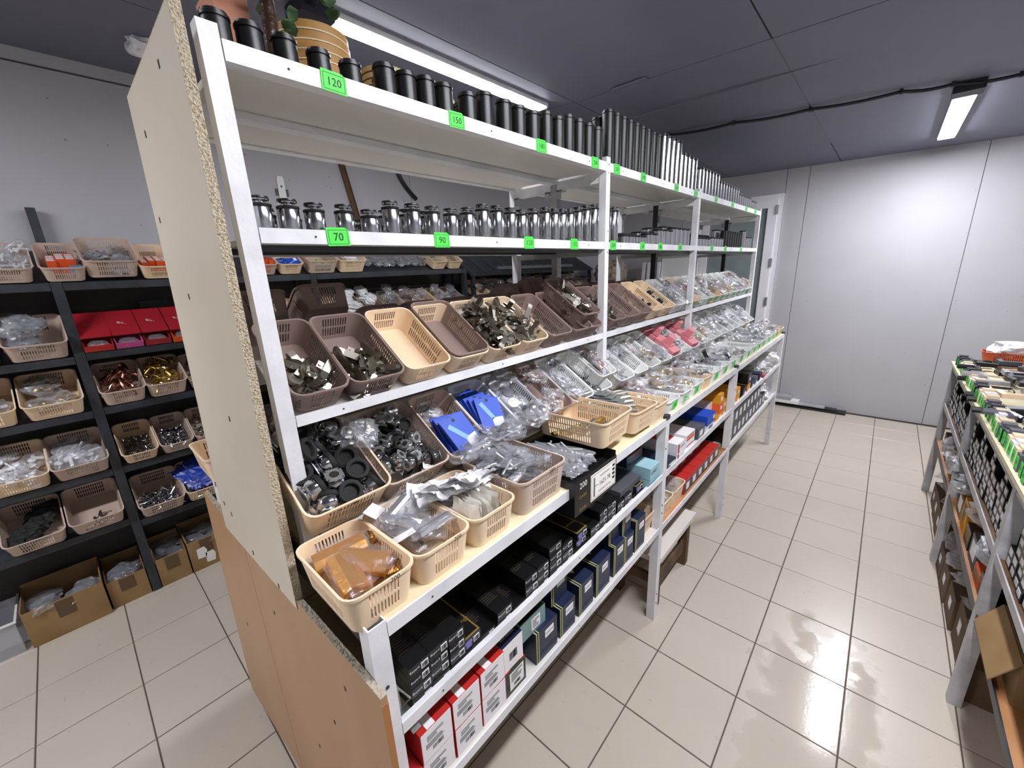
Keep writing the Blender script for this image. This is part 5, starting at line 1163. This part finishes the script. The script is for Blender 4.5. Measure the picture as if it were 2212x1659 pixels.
# last bay, seen through the display rack
for k, (y, mm, n, fm, inn) in enumerate(((1.06 - .11, 'cream', 0, None, None), (1.215, 'cream', 4, 'film', 'amber_card'), (1.375, 'beige', 7, 'film_white', 'white_plastic'), (1.54, 'beige', 7, 'film_white', 'white_plastic'), (1.70, 'beige', 5, 'film', 'zinc'), (1.85, 'beige', 6, 'film', 'copper'), (1.995, 'cream', 3, 'film', 'zinc'), (2.145, 'cream', 5, 'film', 'zinc'), (2.295, 'beige', 5, 'film_grey', 'dark_metal'))):
    M = lbk(y, 1.30); basket(M, mm + '_plastic', '%s basket on the second wall shelf past the middle post, %s along' % (mm, nth(k + 1)), STD, 'wall rack baskets seen through the display rack')
    if n: lbag(M, STD, n, 'clear bag in a wall rack basket seen through the display rack', 'bags seen through the display rack', fm, inn, seed=420 + k, heap=.045)
# cardboard boxes on the floor under the rack
def open_box(y0, y1, h, lab, m='cardboard', inner='film_grey', dep=.24, flap=True, x=RX - .004, yaw=0.):
    w_ = y1 - y0; e = empty('cardboard_box', (x, (y0 + y1) / 2, 0), (0, 0, yaw), label=lab, cat='box', group='open cardboard boxes under the wall rack'); t = .004; q = w_ / 2
    new('front_wall', MB().b2((-t, -q, 0), (0, q, h)), m, parent=e); new('back_wall', MB().b2((-dep, -q, 0), (-dep + t, q, h + .03)), m, parent=e)
    for s in (-1, 1): new('side_wall', MB().b2((-dep + t, s * q - (t if s > 0 else 0), 0), (-t, s * q + (t if s < 0 else 0), h + .015)), m, parent=e)
    new('bottom', MB().b2((-dep + t, -q + t, 0), (-t, q - t, t)), m, parent=e); new('tape', MB().b2((0, -.03, h * .5), (.0006, .03, h * .97)), 'cardboard_dark', parent=e)
    rd = random.Random(int(y0 * 1000))
    for k in range(5): bag(Matrix.Translation((x, (y0 + y1) / 2, 0)) @ TR((-.045 - rd.random() * (dep - .09), rd.uniform(-.32, .32) * w_, h * .62 + .008 * k), (rd.uniform(-.2, .2), rd.uniform(-.2, .2), rd.uniform(0, 3))), 'clear bag of dark metal in ' + lab.split(' ', 1)[0] + ' ' + ' '.join(lab.split()[1:6]), 'bags in the cardboard boxes', (.13, .08, .045), inner, 'chrome', 'rod', k, 6)
    return e
open_box(-.418, -.152, .185, 'big open cardboard box by the rack post', x=RX + .02); open_box(-.145, .005, .15, 'narrow dark filled cardboard box behind the rack post')
open_box(.05, .183, .165, 'small taped cardboard box beside the rack post'); b4 = open_box(.19, .36, .185, 'cardboard box with torn white paper labels')
for k, (y, z_) in enumerate(((-.03, .1), (.005, .06))): new('torn_paper', MB().prism([(-.022, -.03), (.018, -.034), (.026, .01), (.016, .034), (-.02, .03)], 0, .0012, M=TR((.0006, y, z_), FX)), 'paper', parent=b4)
tb = empty('plastic_tub', (RX + .01, -.56, 0), label='clear plastic tub on the floor beside the cardboard boxes', cat='tub')
new('tub_wall', MB().b2((-.004, -.12, 0), (0, .12, .16)).b2((-.25, -.12, 0), (-.246, .12, .16)).b2((-.246, -.12, 0), (-.004, -.116, .16)).b2((-.246, .116, 0), (-.004, .12, .16)).b2((-.246, -.116, 0), (-.004, .116, .004)), 'film_grey', parent=tb)
new('tub_lip', MB().b2((-.255, -.126, .158), (.006, -.118, .166)).b2((-.255, .118, .158), (.006, .126, .166)).b2((-.002, -.118, .158), (.006, .118, .166)), 'white_plastic', parent=tb)
# ---------------------------------------------------------------- second dark rack farther along that wall
r2 = empty('wall_rack', (RX, 3.4, 0), label='black rack with a ribbed sloping board at the far wall', cat='rack')
def rp(name, b, m, **k): return props(new(name, b, m, parent=r2, loc=(-RX, -3.4, 0)), **k)
for y in (2.5, 3.05, 3.75, 4.42):
    rp('post', MB().b2((RX - .03, y - .016, 0), (RX, y + .016, 1.56)), 'rack_black'); rp('post', MB().b2((RB, y - .016, 0), (RB + .03, y + .016, 1.75)), 'rack_black')
    rp('cross_arm', MB().b2((RB + .03, y - .01, 1.46), (RX - .03, y + .01, 1.48)), 'rack_black')
rp('sloping_board', MB().prism([(RX + .01, 1.565), (RB, 1.735), (RB, 1.72), (RX + .01, 1.55)], 2.46, 4.46, axis=1), 'rack_black')
for k in range(12): rp('rib', MB().prism([(RX + .01, 1.5655), (RB, 1.7355), (RB, 1.7395), (RX + .01, 1.5695)], 2.5 + .165 * k, 2.508 + .165 * k, axis=1), 'grey_card')
rp('sloping_board', MB().prism([(RX, 1.335), (RB, 1.49), (RB, 1.48), (RX, 1.325)], 2.48, 4.44, axis=1), 'rack_black')
rp('shelf_edge', MB().b2((RX - .004, 2.48, 1.305), (RX, 4.44, 1.338)), 'rack_black'); rp('shelf_edge', MB().b2((RX - .03, 2.48, 1.45), (RX, 4.44, 1.47)), 'rack_black')
for z_ in (1.0, .65, .3): rp('shelf_board', MB().b2((RB, 2.48, z_ - .015), (RX, 4.44, z_)), 'rack_black')
rp('back_panel', MB().b2((RB - .012, 2.42, .1), (RB - .004, 4.46, 1.72)), 'velvet_grey')
new('aluminium_profile', MB().prism([(-.012, 0), (.012, 0), (.012, .02), (.007, .02), (.007, .006), (-.007, .006), (-.007, .02), (-.012, .02)], 2.83, 4.06, axis=1), 'zinc', loc=(RX - .03, 0, 1.606), rot=(0, R(30), 0), label='long bright aluminium profile lying on the ribbed board', cat='profile')
for k in range(12):
    M = Matrix.Translation((RX + .012, 2.585 + .152 * k, 1.343)) @ Euler((0, LT, 0)).to_matrix().to_4x4()
    basket(M, ('cream_plastic', 'beige_plastic', 'cream_plastic', 'brown_plastic')[k % 4], '%s basket of small bagged parts under the ribbed board, %s along' % (('cream', 'beige', 'cream', 'brown')[k % 4], nth(k + 1)), STD, 'baskets under the ribbed board')
    lbag(M, STD, 3, 'small clear bag in a basket under the ribbed board', 'bags under the ribbed board', 'film', ('brass', 'copper', 'nickel')[k % 3], seed=440 + k, heap=.04)
# far corner: covered heap, leaning boards
cs = empty('work_table', (-2.5, 4.75, 0), label='dark table with a cloth covered heap in the far corner', cat='table')
new('table_top', MB().b2((-.4, -.24, 1.36), (.12, .3, 1.39)), 'rack_black', parent=cs)
for a in (-.38, .1):
    for c_ in (-.22, .28): new('leg', MB().b2((a - .015, c_ - .015, 0), (a + .015, c_ + .015, 1.36)), 'rack_black', parent=cs)
new('cloth_heap', bag_mesh(1, .34, .4, .28, .2, 4), 'cloth', M=TR((-2.58, 4.72, 1.391)), label='patterned cloth sack standing on the dark corner table', cat='sack')
for k, (x, y, w_, h_, m_) in enumerate(((-2.36, 5.0, .04, 1.62, 'pvc'), (-2.30, 5.0, .03, 1.62, 'pvc'), (-2.24, 5.02, .03, 1.62, 'black_plastic'), (-2.18, 5.0, .05, 1.62, 'pvc'))):
    new('leaning_profile', MB().b2((-w_ / 2, -.02, 0), (w_ / 2, .02, h_)), m_, loc=(x, y, 0), rot=(R(-7), 0, 0), label='%s window profile leaning in the far corner' % ('white' if m_ == 'pvc' else 'black'), cat='profile', group='leaning profiles')
new('leaning_board', MB().b2((-.17, -.012, 0), (.17, .012, 1.66)), 'white_plastic', loc=(-1.98, 5.04, 0), rot=(R(-7), 0, 0), label='wide white board leaning in the far corner', cat='board')
new('leaning_board', MB().b2((-.05, -.012, 0), (.05, .012, 1.5)), 'white_plastic', loc=(-1.72, 4.98, 0), rot=(R(-9), 0, 0), label='narrow white board leaning beside the glazed door', cat='board')
# ---------------------------------------------------------------- things on the left wall
br = empty('wall_bracket', (XL, 1.15, 2.0), label='white plastic tongue with black tabs hanging on the side wall', cat='bracket')
new('tongue', MB().prism([(-.023, .0), (.023, .0), (.021, .21), (.015, .225), (-.015, .225), (-.021, .21)], 0, .008, M=TR((.002, 0, 0), FX)), 'white_plastic', parent=br)
for s in (-1, 1): new('tab', MB().b2((.002, s * .03 - .008, .11), (.01, s * .03 + .008, .15)), 'black_plastic', parent=br)
new('hole', MB().lathe([(.007, 0), (.007, .0006)], 14, TR((.0103, 0, .165), (0, R(90), 0))), 'ink_grey', parent=br)
pr_ = empty('wall_profile', (XL + .01, 1.72, 1.62), (R(11), 0, 0), label='brown edge profile leaning on the side wall', cat='profile')
new('channel', MB().b2((0, -.02, 0), (.004, .02, .86)).b2((.004, -.02, 0), (.014, -.014, .86)).b2((.004, .014, 0), (.014, .02, .86)), 'old_wood', parent=pr_)
pts = [(XL + .012, 2.02 + .17 * (t / 10) ** 2.2, 2.46 - .28 * t / 10) for t in range(11)]
new('curved_profile', MB().tube([(p[0], p[1], p[2]) for p in pts], .017, 6), 'black_plastic', label='curved black rubber profile hanging on the side wall', cat='profile')
bag(TR((-2.45, .5, 2.5), (0, .4, 0)), 'crumpled white bag tied up under the ceiling by the end panel', None, (.1, .12, .08), 'film_white', None, seed=1)
# ================================================================ rack along the right of the aisle
QX = .39; QB = 1.0
qr = empty('sample_rack', (QX, 2.2, 0), label='grey metal rack with sample covered top beside the aisle', cat='rack')
def qp(name, b, m, **k): return props(new(name, b, m, parent=qr, loc=(-QX, -2.2, 0)), **k)
QY = [.75, 1.865, 2.83, 3.735]
for y in QY:
    qp('post', MB().b2((QX, y - .018, 0), (QX + .036, y + .018, .885)), 'grey_paint'); qp('post', MB().b2((QB - .036, y - .018, 0), (QB, y + .018, .885)), 'grey_paint')
    qp('post_cap', MB().b2((QX - .0008, y - .0188, .876), (QX + .0368, y + .0188, .888)), 'black_plastic')
    for z in (.60, .36): qp('cross_arm', MB().b2((QX + .036, y - .01, z), (QB - .036, y + .01, z + .022)), 'grey_paint')
qp('post', MB().b2((.66, 3.6, .91), (.69, 3.63, 1.25)), 'grey_paint'); qp('post_cap', MB().b2((.659, 3.599, 1.25), (.691, 3.631, 1.262)), 'black_plastic')
qp('table_board', MB().b2((QX - .008, QY[0] - .02, .889), (QB, QY[-1] + .05, .905)), 'cream_board')
for a, c in zip(QY[:-1], QY[1:]):
    qp('shelf_edge', MB().b2((QX + .002, a + .019, .858), (QX + .006, c - .019, .8885)), 'grey_paint')
    qp('shelf_edge', MB().b2((QX + .002, a + .019, .612), (QX + .006, c - .019, .642)), 'grey_paint'); qp('shelf_board', MB().b2((QX + .007, a + .019, .618), (QB, c - .019, .628)), 'old_wood')
    qp('shelf_edge', MB().b2((QX + .002, a + .019, .37), (QX + .006, c - .019, .4)), 'rack_black'); qp('shelf_board', MB().b2((QX + .007, a + .019, .376), (QB, c - .019, .388)), 'plank')
# moulding corner samples
def moulding(M, m, lab, ln=.085, wd=.028, h=.022):
    e = empty('moulding_sample', M=M, label=lab, cat='sample', group='moulding corner samples on the rack top')
    pf = [(0, 0), (wd, 0), (wd, h * .5), (wd * .75, h), (wd * .2, h * .75), (0, h * .9)]
    def arm():
        b = MB(); n = len(pf)
        vs = [(p[0], p[0], p[1]) for p in pf] + [(p[0], ln, p[1]) for p in pf]
        return b.add(vs, [tuple(range(n)), tuple(range(n, 2 * n))[::-1]] + [(i, (i + 1) % n, n + (i + 1) % n, n + i) for i in range(n)]).mesh('arm_a', None)
    def arm2():
        b = MB(); n = len(pf)
        vs = [(p[0], p[0], p[1]) for p in pf] + [(ln, p[0], p[1]) for p in pf]
        return b.add(vs, [tuple(range(n)), tuple(range(n, 2 * n))[::-1]] + [(i, (i + 1) % n, n + (i + 1) % n, n + i) for i in range(n)]).mesh('arm_b', None)
    new('moulding_arm', cached(('ma', ln, wd, h), arm), m, parent=e); new('moulding_arm', cached(('mb', ln, wd, h), arm2), m, parent=e)
    return e
rd = random.Random(21); k = 0
names = {'black_plastic': 'black', 'grey_card': 'dark grey', 'cream_plastic': 'cream', 'grey_paint': 'silvery grey', 'white_paint': 'white'}
y = 1.5
while y < 3.68:
    x = QX + .05 + rd.uniform(0, .01); col = 0
    while x < .93:
        m_ = rd.choice(('black_plastic', 'black_plastic', 'black_plastic', 'grey_card', 'grey_paint', 'cream_plastic' if y < 3.0 else 'black_plastic'))
        if not (.62 < x < .73 and abs(y - 3.6) < .1) and not (x > .43 and y > 3.62):
            moulding(Matrix.Translation((x, y, .9055 + .0235 * rd.choice((0, 0, 1, 1, 2)))) @ Matrix.Rotation(rd.choice((0, .2, .35, -.25, math.pi, .1)), 4, 'Z'), m_, 'corner sample of %s picture moulding on the rack top' % names[m_])
        x += .09 + rd.uniform(0, .01); k += 1
    y += .088 + rd.uniform(0, .008)
y = 1.42; k = 0
while y < 3.72:
    m_ = ('cream_plastic', 'grey_card', 'black_plastic', 'grey_card', 'cream_plastic', 'white_paint')[k % 6]; h_ = rd.uniform(.045, .06)
    o = new('moulding_offcut', MB().b2((0, -.018, 0), (.045, .018, h_)).b2((.008, -.018, h_), (.045, .018, h_ + .008)), m_, loc=(QX + .0 + rd.uniform(0, .004), y, .9055), rot=(0, 0, rd.uniform(-.08, .08)), label='upright %s moulding offcut with green tag along the rack edge' % names[m_], cat='sample', group='upright moulding offcuts')
    t = new('price_tag', cached('mtag', lambda: MB().box((0, 0, 0), (.001, .03, .04)).mesh('price_tag', 'tag_green')), parent=o, loc=(-.0008, 0, h_ * .5), rot=(rd.uniform(-.1, .1), 0, 0))
    new('lettering', text_mesh(rd.choice(('90', '120', '85')), .015, 'ink'), parent=t, loc=(-.0008, 0, 0), rot=(R(90), 0, R(-90)))
    y += .052 + rd.uniform(0, .012); k += 1
M = TR((.47, 3.84, .9155), (0, 0, math.pi)) ; M = Matrix.Translation((.50, 3.76, .93)) @ Matrix.Rotation(R(178), 4, 'Z'); 
basket(M, 'orange_plastic', 'bright orange slotted basket at the far end of the rack top', (.12, .2, .06, 2)); fill_bags(M, (.12, .2, .06), 4, 'clear bag in the orange basket', 'bags in the orange basket', 'film', 'brass', seed=501)
bag(TR((.63, 3.78, .97), (0, 0, .3)), 'large crumpled clear bag beside the orange basket', None, (.2, .14, .09), 'film_white', 'dark_metal', seed=3)
sh_ = new('paper_sheet', MB().b2((0, -.05, 0), (.11, .05, .001)), 'paper', loc=(.46, 1.98, .955), rot=(0, .1, .2), label='white printed paper sheet lying on the moulding samples', cat='sheet'); new('small_print', lines_mesh(.05, .05, 'ink_grey', 6, True), parent=sh_, loc=(.05, 0, .0014))
# shelf of small black boxes with white end labels
def lab_box(x, y, z, sy, sz, m, label, group, lm='white_card', lf=.62):
    o = new('labelled_box', carton_mesh(.22, sy, sz, m), loc=(x, y, z), rot=(0, 0, math.pi), label=label, cat='box', group=group)
    slab('label', lm, sy * lf, sz * lf * .95, o, 0, sz * .55); return o
for y0, y1, n in ((1.0, 1.82, 5), (1.9, 2.79, 6), (2.87, 3.7, 6)):
    y = y0 + .03; j = 0
    while y < y1:
        top = max(2, n - rd.randrange(3) - (2 if j % 5 == 4 else 0))
        for k in range(top): lab_box(QX + .018 + rd.uniform(0, .006), y, .6285 + .034 * k, .052, .033, 'black_card', 'small black carton with white end label stacked under the rack top', 'small black cartons under the rack top')
        y += .0555; j += 1
# lower shelf clutter
for k, (y, sy, sz, m_, w_) in enumerate(((1.05, .1, .1, 'grey_card', 'grey'), (1.95, .12, .09, 'black_card', 'black'), (2.07, .1, .06, 'orange_card', 'orange'), (2.2, .13, .11, 'grey_card', 'grey'), (2.35, .11, .08, 'black_card', 'black'), (2.5, .1, .13, 'amber_card', 'yellow'), (2.63, .12, .1, 'cardboard', 'brown'), (2.95, .14, .12, 'cardboard_dark', 'dark brown'), (3.12, .12, .14, 'cardboard', 'brown'), (3.28, .12, .1, 'black_card', 'black'), (3.45, .14, .12, 'cardboard_dark', 'dark brown'))):
    lab_box(QX + .02, y, .3885, sy, sz, m_, '%s carton on the cluttered lower shelf of the rack, number %d along' % (w_, k) if False else '%s carton on the cluttered lower shelf of the rack' % w_, 'cartons on the cluttered lower shelf', 'white_card' if k % 3 == 0 else 'cardboard')
for k in range(5): bag(TR((QX + .06, 2.0 + .28 * k, .52), (.2, .3, k)), 'crumpled clear bag on the cluttered lower shelf', 'bags on the cluttered lower shelf', (.16, .15, .1), 'film', 'dark_metal', seed=k)
ob = empty('cardboard_box', (QX + .03, 1.62, .3885), label='open brown cardboard box jutting from the lower rack shelf', cat='box')
for lo, hi in (((0, -.13, 0), (.004, .13, .14)), ((.3, -.13, 0), (.304, .13, .14)), ((.004, -.13, 0), (.3, -.126, .14)), ((.004, .126, 0), (.3, .13, .14)), ((.004, -.126, 0), (.3, .126, .004))): new('box_wall', MB().b2(lo, hi), 'cardboard', parent=ob)
new('flap', MB().b2((-.1, -.13, 0), (0, .13, .003)), 'cardboard', parent=ob, loc=(0, 0, .14), rot=(0, R(-62), 0))
tr = empty('plastic_tray', (QX + .05, 1.27, .3885), label='grey plastic tray with handle hole on the lower rack shelf', cat='tray')
for lo, hi in (((0, -.15, 0), (.006, .15, .03)), ((0, -.15, .05), (.006, .15, .09)), ((0, -.15, .03), (.006, -.03, .05)), ((0, .03, .03), (.006, .15, .05)), ((.3, -.15, 0), (.306, .15, .09)), ((.006, -.15, 0), (.3, -.144, .09)), ((.006, .144, 0), (.3, .15, .09)), ((.006, -.144, 0), (.3, .144, .005))): new('tray_wall', MB().b2(lo, hi), 'grey_paint', parent=tr)
# parcels on the floor under the rack
for k in range(9):
    y = 1.98 + .19 * k
    o = lab_box(QX + .02 + rd.uniform(0, .02), y, 0, .17, rd.uniform(.12, .2), 'cardboard_dark', 'dark brown parcel with white slip on the floor under the rack', 'parcels on the floor under the rack', lf=.3)
    bag(TR((QX + .12, y, .2), (0, .3, k)), 'dusty clear wrapping on a parcel under the rack', 'wrappings on the parcels', (.2, .16, .05), 'film', None, seed=k)
# ================================================================ boards on the floor at the back wall
for k, (x0, x1, z0, z1, y0, m_, lab) in enumerate(((-.98, -.12, 0, .022, 5.19, 'black_plastic', 'black strip on the floor along the back wall'), (-1.0, -.2, 0.0225, .034, 5.22, 'rack_black', 'dark strip with pale edge on the floor pile'), (-.95, -.3, .0345, .045, 5.2, 'grey_paint', 'grey strip on the floor pile'),
        (-1.05, -.53, .0455, .075, 5.17, 'white_plastic', 'white panel on top of the floor strips'), (-1.05, -.60, .0755, .115, 5.18, 'grey_paint', 'grey lidded panel on the very top of the floor pile'))):
    new('floor_strip', MB().b2((x0, y0, z0), (x1, 5.295, z1)), m_, label=lab, cat='strip')
